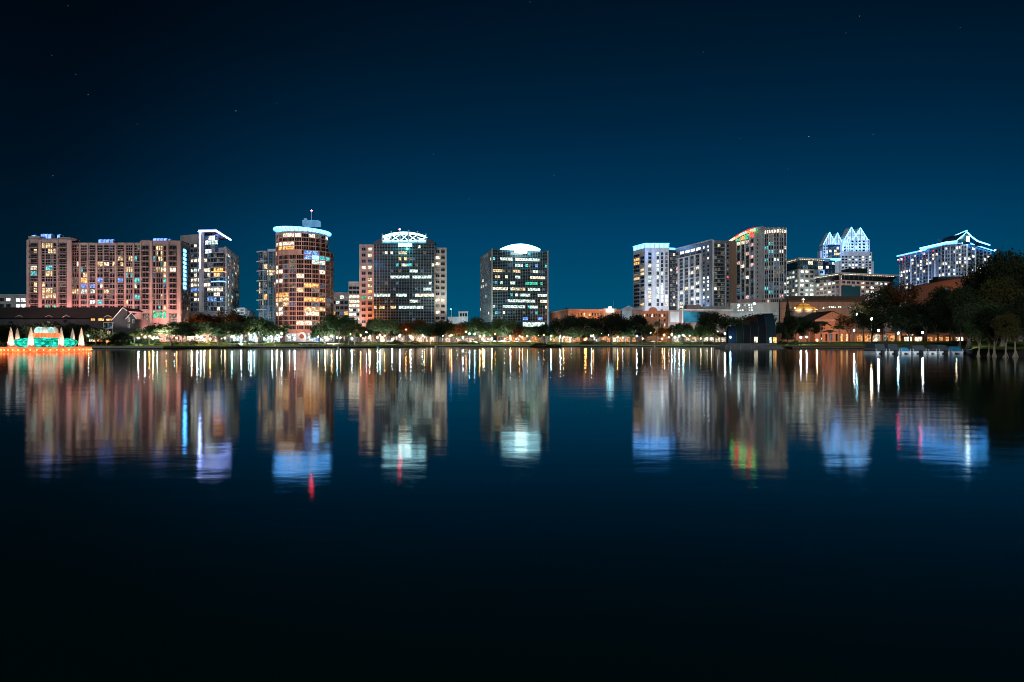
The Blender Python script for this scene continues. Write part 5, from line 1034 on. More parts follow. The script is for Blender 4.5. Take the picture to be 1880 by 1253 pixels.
def proto(kind, mat, seed):
    k = (kind, mat, seed)
    if k in PROT: return PROT[k]
    if kind == 'oak': mb, lb = crown_mesh(seed, 4500, mat=mat); tr = trunk_mb(lb, .02, .2)
    elif kind == 'tall': mb, lb = crown_mesh(seed, 3600, rx=.30, zc=.62, zr=.30, nl=18, mat=mat); tr = trunk_mb(lb, .018, .28)
    elif kind == 'loose': mb, lb = crown_mesh(seed, 2600, rx=.38, zc=.62, zr=.28, nl=20, size=.022, mat=mat); tr = trunk_mb(lb, .014, .25)
    elif kind == 'big': mb, lb = crown_mesh(seed, 9000, rx=.38, zc=.60, zr=.30, nl=30, size=.019, mat=mat); tr = trunk_mb(lb, .02, .24)
    elif kind == 'cone':
        R = random.Random(seed); mb = MB()
        for i in range(2600):
            z = .06 + .94 * (1 - math.sqrt(R.random())); r = (1 - z) * .48 * R.uniform(.7, 1.08) + .01; a = R.uniform(0, 2 * PI); p = Vector((r * math.cos(a), r * math.sin(a), z)); u = Vector((math.cos(a), math.sin(a), .9)).normalized(); w = u.cross(Vector((0, 0, 1))).normalized(); s = R.uniform(.02, .045)
            mb.poly([p + u * s, p + w * s * .7, p - u * s, p - w * s * .7], mat)
        tr = MB(); tr.bar((0, 0, -.02), (0, 0, .9), .05, 'bark', 6, .01)
    elif kind == 'palm':
        R = random.Random(seed); mb = MB()
        for i in range(34):
            a = 2.4 * i; el = R.uniform(-.7, 1.2); ln = R.uniform(.8, 1.0); pts = []
            for j in range(7):
                t = j / 6; pts.append(Vector((math.cos(a) * math.cos(el) * t * .5 * ln, math.sin(a) * math.cos(el) * t * .5 * ln, .86 + math.sin(el) * t * .12 - .16 * t * t * ln * .8)))
            sd = Vector((-math.sin(a), math.cos(a), 0))
            for j in range(6):
                for s in (-1, 1): mb.poly([pts[j], pts[j + 1], pts[j + 1] + sd * s * .05 + Vector((0, 0, -.03)), pts[j] + sd * s * .055 + Vector((0, 0, -.03))], mat)
        tr = MB()
        for j in range(6): tr.bar((.01 * math.sin(j), 0, -.02 + j * .148), (.01 * math.sin(j + 1), 0, -.02 + (j + 1) * .148), .032 - j * .002, 'bark_pale', 7, .030 - j * .002)
    elif kind == 'bush':
        R = random.Random(seed); mb = MB()
        for i in range(3000):
            a = R.uniform(0, 2 * PI); u_ = R.random(); z = u_; r = math.sqrt(max(0, 1 - z * z)) * .5 * R.uniform(.75, 1.05); p = Vector((r * math.cos(a), r * math.sin(a), z * .95 * R.uniform(.7, 1))); p.z *= 1 + .25 * noise.noise(p * 5)
            u = Vector((R.gauss(0, 1), R.gauss(0, 1), R.gauss(0, 1))).normalized(); w = u.cross(Vector((0, 0, 1)) + u * .1).normalized(); s = R.uniform(.02, .045)
            mb.poly([p + u * s, p + w * s * .6, p - u * s, p - w * s * .6], mat)
        tr = MB(); tr.bar((0, 0, -.05), (0, 0, .5), .04, 'bark', 5, .02)
        for i in range(5): tr.bar((0, 0, .1), (.3 * math.cos(i * 1.3), .3 * math.sin(i * 1.3), .6), .02, 'bark', 4, .008)
    elif kind == 'cypress':                                    # bald cypress: flared pale trunk, broad crown
        mb, lb = crown_mesh(seed, 8000, rx=.36, zc=.62, zr=.30, nl=28, size=.019, mat=mat); tr = MB()
        R_ = random.Random(seed + 50); lx, ly = R_.uniform(-.05, .05), R_.uniform(-.03, .03); fl = R_.uniform(.035, .055)
        tr.bar((0, 0, -.05), (lx * .2, ly * .2, .05), fl, 'bark_pale', 9, fl * .62); tr.bar((lx * .2, ly * .2, .05), (lx, ly, .30), fl * .62, 'bark_pale', 8, .018); tr.bar((lx, ly, .30), (0, 0, .8), .018, 'bark', 6, .006); tr.bar((lx * .5, ly * .5, .15), (lx - .12, ly, .5), .014, 'bark_pale', 5, .006)
        for i in range(6): a = i * 1.05; q_ = R_.uniform(.05, .12); tr.bar((q_ * math.cos(a), q_ * math.sin(a), -.05), (.015 * math.cos(a), .015 * math.sin(a), R_.uniform(.05, .12)), .012, 'bark_pale', 5, .012)
        for c, rr in lb[:10]: tr.bar((0, 0, .3), c, .01, 'bark', 4, .003)
    PROT[k] = (mb.mesh('crown'), tr.mesh('trunk')); return PROT[k]
NAMES = {'oak': 'oak_tree', 'tall': 'oak_tree', 'loose': 'loose_crowned_tree', 'big': 'large_tree', 'cone': 'conical_cypress', 'palm': 'palm_tree', 'bush': 'shrub', 'cypress': 'bald_cypress'}
CATS = {'palm': 'palm tree', 'bush': 'shrub'}
def gz(px, D):
    o = D - shD(px)
    for (a, za), (b, zb) in zip([(-99, .2), (.0, 1.05), (4, 1.06), (12, 1.5), (22, 2.4), (29, 3), (9999, 3)], [(.0, 1.05), (4, 1.06), (12, 1.5), (22, 2.4), (29, 3), (9999, 3), (99999, 3)]):
        if a <= o <= b and b > a: return za + (zb - za) * (o - a) / (b - a) if o >= 0 else .1
    return 3
def tree(px, ytop, wpx, D, kind, mat, seed, desc, group=None, base=None):
    cr, tk = proto(kind, mat, seed % 3); b = gz(px, D) if base is None else base
    o = bpy.data.objects.new(NAMES[kind], None); COL.objects.link(o); o.location = (X(px, D), D, b); w = wpx * D / F
    o.scale = (w, w, Z(ytop, D) - b); o.rotation_euler = (0, 0, seed * 1.7)
    tag(o, None, CATS.get(kind, 'tree'), group); later(o, desc, px, CATS.get(kind, 'tree') + 's')
    if mat != 'leaf_dark' and kind not in ('bush', 'palm', 'cypress') and 230 < px < 1340:
        R_ = random.Random(seed); cc = R_.choice([(.85, 1, .9), (1, .9, .75), (.7, 1, .7), (.8, .95, 1)]) if mat != 'leaf_rust' else (1, .55, .22)
        k_ = w / 20.0
        l_ = spot(None, (X(px, D) + R_.uniform(-.2, .2) * w, D - w * .42, b + .5), (X(px, D), D + w * .1, b + w * .5), cc, 6000 * k_ * R_.uniform(.15, 2.2), 130, radius=.2)  # unseen uplight added to brighten this crown
        l_['kind'] = 'structure'
    for n_, me in (('crown', cr), ('trunk', tk)): c = bpy.data.objects.new(n_, me); COL.objects.link(c); c.parent = o
    return o
G1 = 'park trees along the far shore'
TR = [  # px, ytop, width px, dist, kind, material
    (8, 598, 46, 305, 'oak', 'leaf_dark'), (42, 603, 34, 303, 'oak', 'leaf_dark'), (118, 600, 44, 306, 'oak', 'leaf_dark'), (153, 597, 44, 303, 'loose', 'leaf'), (158, 605, 26, 298, 'oak', 'leaf'),
    (247, 603, 30, 303, 'loose', 'leaf_olive'), (228, 614, 30, 300, 'bush', 'leaf_dark'), (274, 598, 40, 302, 'loose', 'leaf'), (313, 586, 76, 300, 'oak', 'leaf'), (336, 592, 42, 312, 'tall', 'leaf_dark'),
    (379, 570, 66, 338, 'oak', 'leaf_rust'), (418, 566, 64, 352, 'loose', 'leaf_rust'), (400, 584, 80, 325, 'oak', 'leaf'), (455, 571, 60, 362, 'oak', 'leaf_dark'), (448, 592, 44, 346, 'loose', 'leaf_olive'), (474, 578, 48, 352, 'oak', 'leaf'), (502, 587, 58, 354, 'oak', 'leaf'),
    (596, 590, 44, 366, 'oak', 'leaf'), (623, 569, 60, 368, 'oak', 'leaf'), (651, 590, 40, 376, 'tall', 'leaf_olive'), (684, 580, 40, 410, 'oak', 'leaf'), (708, 578, 44, 405, 'oak', 'leaf'), (738, 588, 42, 425, 'loose', 'leaf_rust'), (762, 582, 50, 445, 'oak', 'leaf_rust'), (780, 590, 38, 432, 'oak', 'leaf'), (805, 594, 34, 440, 'tall', 'leaf_dark'), (812, 583, 44, 455, 'oak', 'leaf_dark'),
    (838, 588, 44, 458, 'oak', 'leaf_rust'), (860, 587, 36, 462, 'loose', 'leaf_olive'), (878, 577, 46, 455, 'oak', 'leaf'), (900, 590, 36, 450, 'tall', 'leaf'), (928, 578, 50, 456, 'oak', 'leaf'), (953, 592, 36, 462, 'oak', 'leaf_rust'), (975, 598, 36, 460, 'oak', 'leaf'), (1000, 590, 40, 458, 'oak', 'leaf_dark'), (1030, 578, 46, 462, 'oak', 'leaf_dark'), (1066, 572, 58, 466, 'oak', 'leaf_dark'), (1052, 598, 36, 458, 'tall', 'leaf'),
    (1122, 572, 74, 458, 'big', 'leaf_dark'), (1092, 596, 34, 460, 'oak', 'leaf'), (1160, 571, 50, 470, 'oak', 'leaf_dark'), (1148, 600, 30, 462, 'loose', 'leaf'), (1186, 590, 32, 474, 'oak', 'leaf_dark'), (1222, 600, 40, 474, 'oak', 'leaf_rust'), (1253, 588, 44, 468, 'oak', 'leaf_dark'), (1268, 600, 32, 462, 'loose', 'leaf'), (1312, 568, 70, 456, 'big', 'leaf_dark'), (1290, 592, 34, 452, 'oak', 'leaf'),
    (1366, 573, 60, 345, 'oak', 'leaf'), (1398, 569, 50, 350, 'oak', 'leaf_dark'), (1446, 550, 26, 345, 'cone', 'leaf_dark'), (1460, 577, 54, 340, 'big', 'leaf_dark'), (1482, 584, 46, 338, 'oak', 'leaf_dark'), (1432, 590, 26, 340, 'tall', 'leaf_dark'),
    (1560, 575, 50, 345, 'loose', 'leaf_rust'), (1585, 545, 64, 335, 'loose', 'leaf_olive'), (1620, 512, 80, 330, 'loose', 'leaf_dark'), (1655, 508, 72, 325, 'loose', 'leaf_rust'), (1600, 566, 60, 310, 'big', 'leaf_dark'), (1645, 558, 90, 250, 'big', 'leaf_dark'),
    (1700, 548, 86, 215, 'big', 'leaf_dark'), (1744, 519, 76, 212, 'big', 'leaf_dark'), (1722, 560, 70, 195, 'big', 'leaf_dark')]
R9 = random.Random(99)
BK = []
for px in range(215, 1345, 23):
    if 525 < px < 580: continue
    D = shD(px) + (42 if px < 600 else 30); BK.append((px + R9.uniform(-5, 5), R9.uniform(596, 608), R9.uniform(34, 48), D + R9.uniform(-4, 8), 'oak' if R9.random() < .6 else 'loose', R9.choice(['leaf', 'leaf_dark', 'leaf_rust', 'leaf', 'leaf_olive'])))
for px, yy in ((15, 590), (50, 588), (78, 590), (104, 589), (130, 590), (152, 591), (176, 596), (196, 611), (212, 606)): BK.append((px, yy, 44, 299 + px % 5, 'oak', 'leaf_dark'))
for px in (5, 30, 62, 88, 112, 138): BK.append((px, R9.uniform(585, 600), 44, 306, 'oak', 'leaf_dark'))
for px in range(1670, 1920, 26): BK.append((px, R9.uniform(575, 590), 60, 262 + R9.uniform(-8, 8), 'oak', 'leaf_dark')); px > 1775 and BK.append((px + 9, R9.uniform(603, 612), 60, 230 + R9.uniform(-8, 8), 'bush', 'leaf_dark'))
TR = [(a, b, w * (1.18 if k in ('oak', 'tall', 'loose') and a < 1500 else 1), D, k, m) for a, b, w, D, k, m in TR] + BK
for i, (px, yt, w, D, k, m) in enumerate(TR):
    d = {'leaf': 'green', 'leaf_dark': 'dark', 'leaf_rust': 'rust brown', 'leaf_olive': 'olive'}[m] + {'oak': ' round crowned tree', 'tall': ' upright tree', 'loose': ' loose airy tree', 'big': ' broad dense tree', 'cone': ' narrow pointed conifer', 'bush': ' low shrub'}[k]
    tree(px, yt, w, D, k, m, i, d, G1)
for i, (px, yt, w, D, m) in enumerate([(1780, 520, 80, 160, 'leaf_dark'), (1812, 478, 88, 172, 'leaf_dark'), (1850, 455, 92, 165, 'leaf_dark'), (1800, 548, 80, 138, 'leaf'), (1842, 505, 92, 140, 'leaf_olive'), (1876, 470, 80, 150, 'leaf_dark'), (1885, 530, 70, 132, 'leaf_dark'), (1762, 560, 56, 168, 'leaf_dark'), (1826, 560, 70, 122, 'leaf_dark'), (1864, 560, 60, 119, 'leaf_dark'), (1796, 575, 46, 125, 'leaf'), (1846, 572, 50, 117, 'leaf_olive'), (1815, 582, 40, 124, 'leaf_dark')]):
    tree(px, yt, w, D, 'cypress', m, i + 1, {'leaf_dark': 'dark', 'leaf': 'green tinged', 'leaf_olive': 'olive lit'}[m] + ' flared cypress', 'bald cypresses on the right bank', base=.1 if D < 140 else None)
for i, (px, yt, w, D) in enumerate([(1206.5, 585, 16, 466), (1178, 588, 18, 472), (1234, 592, 13, 466), (1506, 585, 40, 335), (1541, 594, 34, 335), (1523, 603, 26, 330), (1156, 598, 13, 462), (1250, 556, 12, 560), (1240, 558, 10, 560)]):
    tree(px, yt, w, D, 'palm', 'leaf' if i != 3 else 'leaf_olive', i, 'palm tree with a bare pale trunk', 'palms along the shore')
o = tree(993, 629.5, 42, 395, 'bush', 'leaf_dark', 1, 'dark rounded island thicket in the water', None, base=-.1); o.name = 'island_thicket'; tree(1018, 631.5, 30, 393, 'bush', 'leaf_dark', 2, 'lower dark thicket at the right end of the little island', None, base=-.1)
mb = MB(); mb.lathe([(11, -.3), (10.5, .15), (8, .35), (0, .4)], 'earth', 20, X(1005, 396), 398); tag(mb.build('islet_ground'), kind='structure')
for i, (px, w) in enumerate([(236, 14), (270, 16), (290, 12), (318, 20), (355, 16), (432, 20), (460, 18), (482, 16), (640, 20), (728, 22), (762, 18), (850, 20), (872, 18), (1075, 20), (1088, 18), (1262, 16), (1300, 18), (1437, 18), (1460, 20)]):
    D = shD(px) + 16; tree(px, 624.5, w, D, 'bush', 'leaf', i, 'low rounded garden shrub', 'shrubs on the lawn')
mb = MB()
for i in range(27): x = X(237 + i * 2, 312); mb.box(x, x + .47, 312, 313, 2.6, 4.3 + .12 * math.sin(i * 2.3), 'hedge')
tag(mb.build('hedge'), 'clipped green hedge strip at the back of the lawn below the condominium', 'hedge')

# ------------------------------------------------------------------ lamps
LH = 4.6
def lamp_mesh(style):
    mb = MB(); mb.lathe([(.16, 0), (.12, .3), (.07, .5), (.06, LH - .5), (.12, LH - .38)], 'dark_metal', 8); return mb.mesh('post')
POST = lamp_mesh(0); GL = {}
for k in ('lamp_white', 'lamp_cool', 'lamp_amber', 'lamp_warm', 'lamp_white_dim', 'lamp_amber_dim', 'lamp_warm_dim'):
    mb = MB(); mb.lathe([(.0, LH - .38), (.2, LH - .25), (.28, LH), (.2, LH + .24), (0, LH + .34)], k, 10); GL[k] = mb.mesh('globe')
def lamp(px, py, D, k):
    b = gz(px, D); h = Z(py, D) - b; s = max(.6, h / LH); o = bpy.data.objects.new('street_lamp', None); COL.objects.link(o); o.location = (X(px, D), D, b)
    tag(o, None, 'street lamp', 'lamps along the far shore'); later(o, {'lamp_white': 'white', 'lamp_cool': 'bluish', 'lamp_amber': 'orange', 'lamp_warm': 'yellow', 'lamp_white_dim': 'faint white', 'lamp_amber_dim': 'faint orange', 'lamp_warm_dim': 'faint yellow'}[k] + ' globe lamp', px, 'lamps')
    link_mesh('post', POST, o, scale=(1, 1, s)); g_ = link_mesh('globe', GL[k], o, (0, 0, LH * s - LH)); return o
for px, py, off, k in [(3, 625, 6, 'lamp_white'), (162, 617, 5, 'lamp_white'), (254, 621, 8, 'lamp_white'), (266, 619, 14, 'lamp_white'), (281, 622, 16, 'lamp_warm'), (320, 615, 10, 'lamp_cool'), (352, 620, 9, 'lamp_warm'), (362, 618, 13, 'lamp_white'), (375, 625, 6, 'lamp_warm'), (386, 623, 11, 'lamp_amber'), (406, 615, 9, 'lamp_white'), (443, 621, 12, 'lamp_white'), (461, 617, 8, 'lamp_white'), (500, 622, 6, 'lamp_white'), (508, 623, 9, 'lamp_warm'), (517, 613, 12, 'lamp_white'),
                       (541, 622, 8, 'lamp_white'), (597, 620, 8, 'lamp_warm'), (619, 620, 7, 'lamp_cool'), (646, 622, 11, 'lamp_white'), (662, 616, 14, 'lamp_amber'), (679, 618, 8, 'lamp_warm'), (693, 620, 9, 'lamp_white'), (720, 624, 9, 'lamp_white'), (734, 616, 8, 'lamp_white'), (745, 605, 22, 'lamp_amber'), (754, 619, 8, 'lamp_white'), (779, 620, 14, 'lamp_amber'), (829, 616, 9, 'lamp_amber'), (850, 620, 8, 'lamp_white'), (862, 613, 14, 'lamp_cool'), (881, 618, 10, 'lamp_amber'), (889, 617, 14, 'lamp_white'),
                       (903, 622, 9, 'lamp_warm'), (937, 618, 9, 'lamp_white'), (954, 618, 13, 'lamp_amber'), (1012, 617, 12, 'lamp_cool'), (1029, 618, 8, 'lamp_white'), (1086, 617, 8, 'lamp_white'), (1134, 619, 7, 'lamp_amber'), (1169, 617, 8, 'lamp_white'), (1219.5, 615, 9, 'lamp_amber'), (1233, 615, 10, 'lamp_white'), (1254, 616, 8, 'lamp_cool'), (1247, 617, 13, 'lamp_white'), (1331, 613, 3, 'lamp_white'), (1470, 620, 12, 'lamp_white'), (1481, 619, 14, 'lamp_white'), (1500, 634, 3, 'lamp_warm'), (1568, 607, 15, 'lamp_white'), (1573, 577, 30, 'lamp_cool')]:
    lamp(px, py, shD(px) + off, k)
RL = random.Random(5)
for i in range(76):
    px = 258 + i * 14.2 + RL.uniform(-7, 7)
    if 540 < px < 575 or px > 1325: continue
    lamp(px, RL.uniform(609, 625), shD(px) + RL.uniform(16, 32), RL.choice(['lamp_white_dim', 'lamp_amber', 'lamp_warm_dim', 'lamp_white_dim', 'lamp_amber_dim', 'lamp_cool']))
for px, py, k in [(1613, 607, 'lamp_white'), (1649, 612, 'lamp_cool'), (1600, 586, 'lamp_warm'), (1694, 611, 'lamp_white'), (1756, 596, 'lamp_warm')]: lamp(px, py, 235, k)
for i, px in enumerate([186, 225, 270, 508, 694, 763, 922, 1094, 1114, 1144, 1178, 1231, 1237, 1247, 1255, 1605]):   # unlit slender posts standing at the edge
    D = shD(px) + 1.5; mb = MB(); mb.lathe([(.14, 0), (.1, .3), (.055, .5), (.05, 3.6), (.16, 3.7), (.16, 4.0), (0, 4.15)], 'dark_metal', 6, 0, 0)
    o = bpy.data.objects.new('promenade_post', mb.mesh('promenade_post')); COL.objects.link(o); o.location = (X(px, D), D, 1.05); tag(o, None, 'post', 'unlit posts on the promenade'); later(o, 'slim black unlit post on the promenade', px, 'posts')
o = empty('street_lamp', (X(829, 545), 545, BASE), 'tall white lamp with a short arm against the sky between the glass towers', 'street lamp')
mb = MB(); mb.bar((X(829, 545), 545, BASE), (X(829, 545), 545, Z(569, 545)), .25, 'white_trim', 6); mb.bar((X(829, 545), 545, Z(569, 545)), (X(827.4, 545), 545, Z(567.8, 545)), .22, 'white_trim', 5); mb.build('post', o, tuple(o.location))
mb = MB(); mb.box(X(826.3, 545), X(829, 545), 544.6, 545.3, Z(568.4, 545), Z(567.2, 545), 'crown_ice'); mb.build('lamp_head', o, tuple(o.location))

# ------------------------------------------------------------------ cars
def car_meshes(paint):
    b = MB(); prof = [(-2.2, .35), (-2.25, .8), (-2.1, 1.0), (-1.3, 1.05), (1.2, 1.0), (2.05, .85), (2.2, .6), (2.2, .35)]
    for s in (-1, 1): b.poly([(x, s * .88, z) for x, z in (prof if s < 0 else prof[::-1])], paint)
    for (xa, za), (xb, zb) in zip(prof, prof[1:] + prof[:1]): b.poly([(xa, .88, za), (xb, .88, zb), (xb, -.88, zb), (xa, -.88, za)], paint)
    b.box8([(-1.2, -.72, 1.44), (.3, -.72, 1.44), (.3, .72, 1.44), (-1.2, .72, 1.44), (-1.1, -.68, 1.5), (.2, -.68, 1.5), (.2, .68, 1.5), (-1.1, .68, 1.5)], paint)
    w = MB(); w.box8([(-1.75, -.82, 1.03), (1.0, -.82, 1.03), (1.0, .82, 1.03), (-1.75, .82, 1.03), (-1.2, -.72, 1.44), (.3, -.72, 1.44), (.3, .72, 1.44), (-1.2, .72, 1.44)], 'glass')
    return b.mesh('body'), w.mesh('window_band')
mb = MB()
for i in range(12):
    a, b = 2 * PI * i / 12, 2 * PI * (i + 1) / 12
    mb.poly([(0, -.1, 0), (.33 * math.cos(a), -.1, .33 * math.sin(a)), (.33 * math.cos(b), -.1, .33 * math.sin(b))], 'rubber'); mb.poly([(.33 * math.cos(a), -.1, .33 * math.sin(a)), (.33 * math.cos(a), .1, .33 * math.sin(a)), (.33 * math.cos(b), .1, .33 * math.sin(b)), (.33 * math.cos(b), -.1, .33 * math.sin(b))], 'rubber')
WHEEL = mb.mesh('wheel'); CARM = {k: car_meshes(k) for k in ('car_white', 'car_dark', 'car_red', 'car_silver')}
for i, (px, k) in enumerate([(712, 'car_white'), (728, 'car_silver'), (868, 'car_red'), (880, 'car_dark'), (896, 'car_white'), (909, 'car_silver'), (922, 'car_white'), (935, 'car_silver'), (950, 'car_white'), (968, 'car_silver'), (1108, 'car_silver'), (1165, 'car_white'), (1182, 'car_dark'), (1196, 'car_silver'), (1212, 'car_red'), (1272, 'car_white'), (1286, 'car_silver'), (338, 'car_dark'), (366, 'car_silver')]):
    D = shD(px) + 27; o = bpy.data.objects.new('parked_car', None); COL.objects.link(o); o.location = (X(px, D), D, gz(px, D) + .03); o.rotation_euler = (0, 0, rnd.uniform(-.12, .12) + (PI if i % 3 == 0 else 0)); o.scale = (1.05, 1.05, 1.1)
    tag(o, None, 'car', 'cars parked behind the lawn'); later(o, k[4:] + ' parked car', px, 'cars')
    link_mesh('body', CARM[k][0], o); link_mesh('window_band', CARM[k][1], o)
    for x in (-1.35, 1.35):
        for y in (-.86, .86): link_mesh('wheel', WHEEL, o, (x, y, .33))

# ------------------------------------------------------------------ boats, dock, railing, birds, people
def boat(px0, px1, y_top, cover, desc, D=152, low=False):
    x0, x1 = X(px0, D), X(px1, D); w = x1 - x0; c = (x0 + x1) / 2; o = empty('pontoon_boat' if not low else 'covered_boat', (c, D, 0), desc, 'boat', 'boats moored in a row at the right'); O = tuple(o.location)
    mb = MB(); prof = [(-.5, .1), (-.5, .42), (.5, .42), (.5, .1)]
    mb.box8([(x0 + .1, D, .28), (x1 - .1, D, .28), (x1 - .1, D + 5.5, .28), (x0 + .1, D + 5.5, .28), (x0, D - .1, .62), (x1, D - .1, .62), (x1, D + 5.6, .62), (x0, D + 5.6, .62)], 'hull')
    for s in (-1, 1): mb.bar((c + s * w * .34, D - .1, .12), (c + s * w * .34, D + 5.8, .12), .26, 'hull', 10)
    mb.build('hull', o, O)
    zt = Z(y_top, D); mb = MB(); zt = max(zt, 1.1); i_ = .25 if not low else .4
    mb.box8([(x0 + .08, D + .25, .64), (x1 - .08, D + .25, .64), (x1 - .08, D + 5.2, .64), (x0 + .08, D + 5.2, .64), (x0 + i_, D + .9, zt - .12), (x1 - i_, D + .9, zt - .12), (x1 - i_, D + 4.6, zt - .12), (x0 + i_, D + 4.6, zt - .12)], cover)
    mb.box8([(x0 + i_, D + .9, zt - .12), (x1 - i_, D + .9, zt - .12), (x1 - i_, D + 4.6, zt - .12), (x0 + i_, D + 4.6, zt - .12), (x0 + i_ * 2.4, D + 1.4, zt), (x1 - i_ * 2.4, D + 1.4, zt), (x1 - i_ * 2.4, D + 4.2, zt), (x0 + i_ * 2.4, D + 4.2, zt)], cover); mb.build('canvas_cover', o, O)
    if not low: mb = MB(); mb.box(c - .3, c + .3, D - .75, D - .15, .0, .75, 'rubber'); mb.box(c - .22, c + .22, D - .7, D - .2, .75, .95, 'dark_metal'); mb.build('outboard_motor', o, O)
    mb = MB()
    for s in (-1, 1): mb.bar((c + s * w * .45, D + .1, .62), (c + s * w * .45, D + .1, 1.15), .04, 'hull'); mb.bar((c + s * w * .45, D + .1, 1.13), (c + s * w * .45, D + 5, 1.13), .035, 'hull')
    mb.build('rail', o, O)
boat(1608, 1629, 631, 'canvas_dark', 'white pontoon boat with a dark tent cover, leftmost of the moored row'); boat(1632, 1653, 631, 'canvas_dark', 'white pontoon boat with a dark tent cover left of the dull blue boat')
boat(1655, 1673, 638, 'canvas_blue', 'low dark boat under a dull blue cover between two tent covered pontoons', low=True); boat(1676, 1702, 634, 'canvas_dark', 'wide white pontoon boat with a grey windscreen cover, middle of the row'); boat(1705, 1720, 640, 'canvas_dark', 'low dark covered boat in the gap right of the wide pontoon', low=True)
boat(1724, 1744, 633, 'canvas_dark', 'white pontoon boat with a dark cover beside the bright blue covered boat'); boat(1747, 1769, 636, 'canvas_blue', 'boat under a bright blue cover, rightmost of the moored row', low=True)
o = empty('dock', (X(1515, 300), 300, 0), 'long dark dock with a red-brown deck edge left of the moored boats', 'dock'); O = tuple(o.location); fd = [(X(1432, 306), 306), (X(1610, 262), 262), (X(1612, 270), 270), (X(1432, 314), 314)]
mb = MB(); mb.prism(fd, .75, 1.15, 'wood'); mb.build('deck', o, O); mb = MB(); mb.bar((X(1470, 297), 296.5, 1.28), (X(1609, 262), 261.8, 1.28), .15, 'terracotta'); mb.build('edge_board', o, O)
for i in range(14): t = i / 13; mb = MB(); x = fd[0][0] * (1 - t) + fd[1][0] * t; y = fd[0][1] * (1 - t) + fd[1][1] * t; mb.bar((x, y + .4, -1), (x, y + .4, .78), .2, 'wood', 6); mb.build('pile', o, O)
mb = MB()
for i in range(30): t = i / 29; x = fd[3][0] * (1 - t) + fd[2][0] * t; y = fd[3][1] * (1 - t) + fd[2][1] * t - 1; mb.bar((x, y, 1.15), (x, y, 2.1), .05, 'dark_metal')
mb.bar((fd[3][0], fd[3][1] - 1, 2.1), (fd[2][0], fd[2][1] - 1, 2.1), .06, 'dark_metal'); mb.build('railing', o, O)
o = empty('railing', (X(680, 375), 376, 1), 'pale open railing on the promenade right of the round tower', 'railing'); O = tuple(o.location)
for z in (1.5, 2.0): mb = MB(); mb.bar((X(640, shD(640) + 1), shD(640) + 1, z), (X(676, shD(676) + 1), shD(676) + 1, z), .05, 'white_trim'); mb.build('rail', o, O)
for i in range(10): px = 640 + 4 * i; D = shD(px) + 1; mb = MB(); mb.bar((X(px, D), D, 1.05), (X(px, D), D, 2.0 if i % 3 else 3.6), .06, 'white_trim'); mb.build('post', o, O)
for i, (a, b) in enumerate([(418, 452), (455, 488), (548, 590), (600, 632)]):
    D = shD((a + b) / 2) + 7; o = empty('planter_bench', (X((a + b) / 2, D), D, 1.1), None, 'bench', 'long pale benches by the promenade'); later(o, 'long pale slab bench behind the promenade', (a + b) / 2, 'benches'); O = tuple(o.location)
    mb = MB(); mb.box(X(a, D), X(b, D), D, D + .7, 2.0, 2.2, 'white_trim'); mb.build('seat', o, O)
    for k in range(4): x = X(a + (b - a) * (k + .5) / 4, D); mb = MB(); mb.box(x - .2, x + .2, D + .1, D + .6, .9, 2.0, 'concrete'); mb.build('leg', o, O)
mb = MB(); mb.lathe([(0, .0), (.28, .05), (.42, .22), (.36, .42), (.15, .55), (0, .56)], 'swan_white', 12)
for i in range(len(mb.v)): x, y, z = mb.v[i]; mb.v[i] = (x * 1.6, y, z)
pts = [(.45, .35), (.62, .6), (.6, .85), (.5, 1.0), (.62, 1.08)]
for (a, za), (b, zb) in zip(pts, pts[1:]): mb.bar((a, 0, za), (b, 0, zb), .09, 'swan_white', 6, .075)
mb.bar((.62, 0, 1.08), (.85, 0, 1.02), .08, 'lamp_small' if False else 'orange_brick', 5, .02); SW = mb.mesh('swan', smooth=True)
for px, D, lab in ((621, 330, 'white swan on the water before the round tower'), (694, 350, 'white swan on the water before the pink office wing'), (800, 400, 'white swan on the water at the truss crowned office edge'), (852, 150, 'floating debris alone on the dark open water, drawn as a white swan'), (1202, 430, 'white swan by the lawn edge before the brick gable block')):  # the lone one on open water stands for floating debris
    o = bpy.data.objects.new('swan', SW); COL.objects.link(o); o.location = (X(px, D), D, -.04); o.rotation_euler = (0, 0, px); o.scale = (1, 1, 1); tag(o, lab, 'swan', 'swans on the lake')

def person(px, D, lab, cloth):
    me = bpy.data.meshes.new('person')
    V = [(0, 0, .95), (0, 0, 1.2), (0, 0, 1.42), (0, 0, 1.52), (0, -.01, 1.64), (0, 0, 1.74), (.19, 0, 1.40), (.25, 0, 1.12), (.24, -.08, .86), (-.19, 0, 1.40), (-.25, 0, 1.12), (-.24, -.08, .86), (.1, 0, .88), (.11, -.03, .48), (.12, 0, .07), (.12, -.14, .03), (-.1, 0, .88), (-.13, .05, .48), (-.14, .08, .07), (-.14, -.06, .03)]
    E = [(0, 1), (1, 2), (2, 3), (3, 4), (4, 5), (2, 6), (6, 7), (7, 8), (2, 9), (9, 10), (10, 11), (0, 12), (12, 13), (13, 14), (14, 15), (0, 16), (16, 17), (17, 18), (18, 19)]
    Rr = [.14, .15, .14, .055, .10, .07, .065, .045, .035, .065, .045, .035, .09, .06, .045, .04, .09, .06, .045, .04]
    me.from_pydata(V, E, []); o = bpy.data.objects.new('person', me); COL.objects.link(o); sk = o.modifiers.new('skin', 'SKIN')
    for i, r in enumerate(Rr): me.skin_vertices[0].data[i].radius = (r, r * .8)
    me.skin_vertices[0].data[0].use_root = True; s = o.modifiers.new('sub', 'SUBSURF'); s.levels = 1; s.render_levels = 1
    me.materials.append(MAT[cloth]); o.location = (X(px, D), D, gz(px, D)); tag(o, lab, 'person', 'people on the lawn'); return o
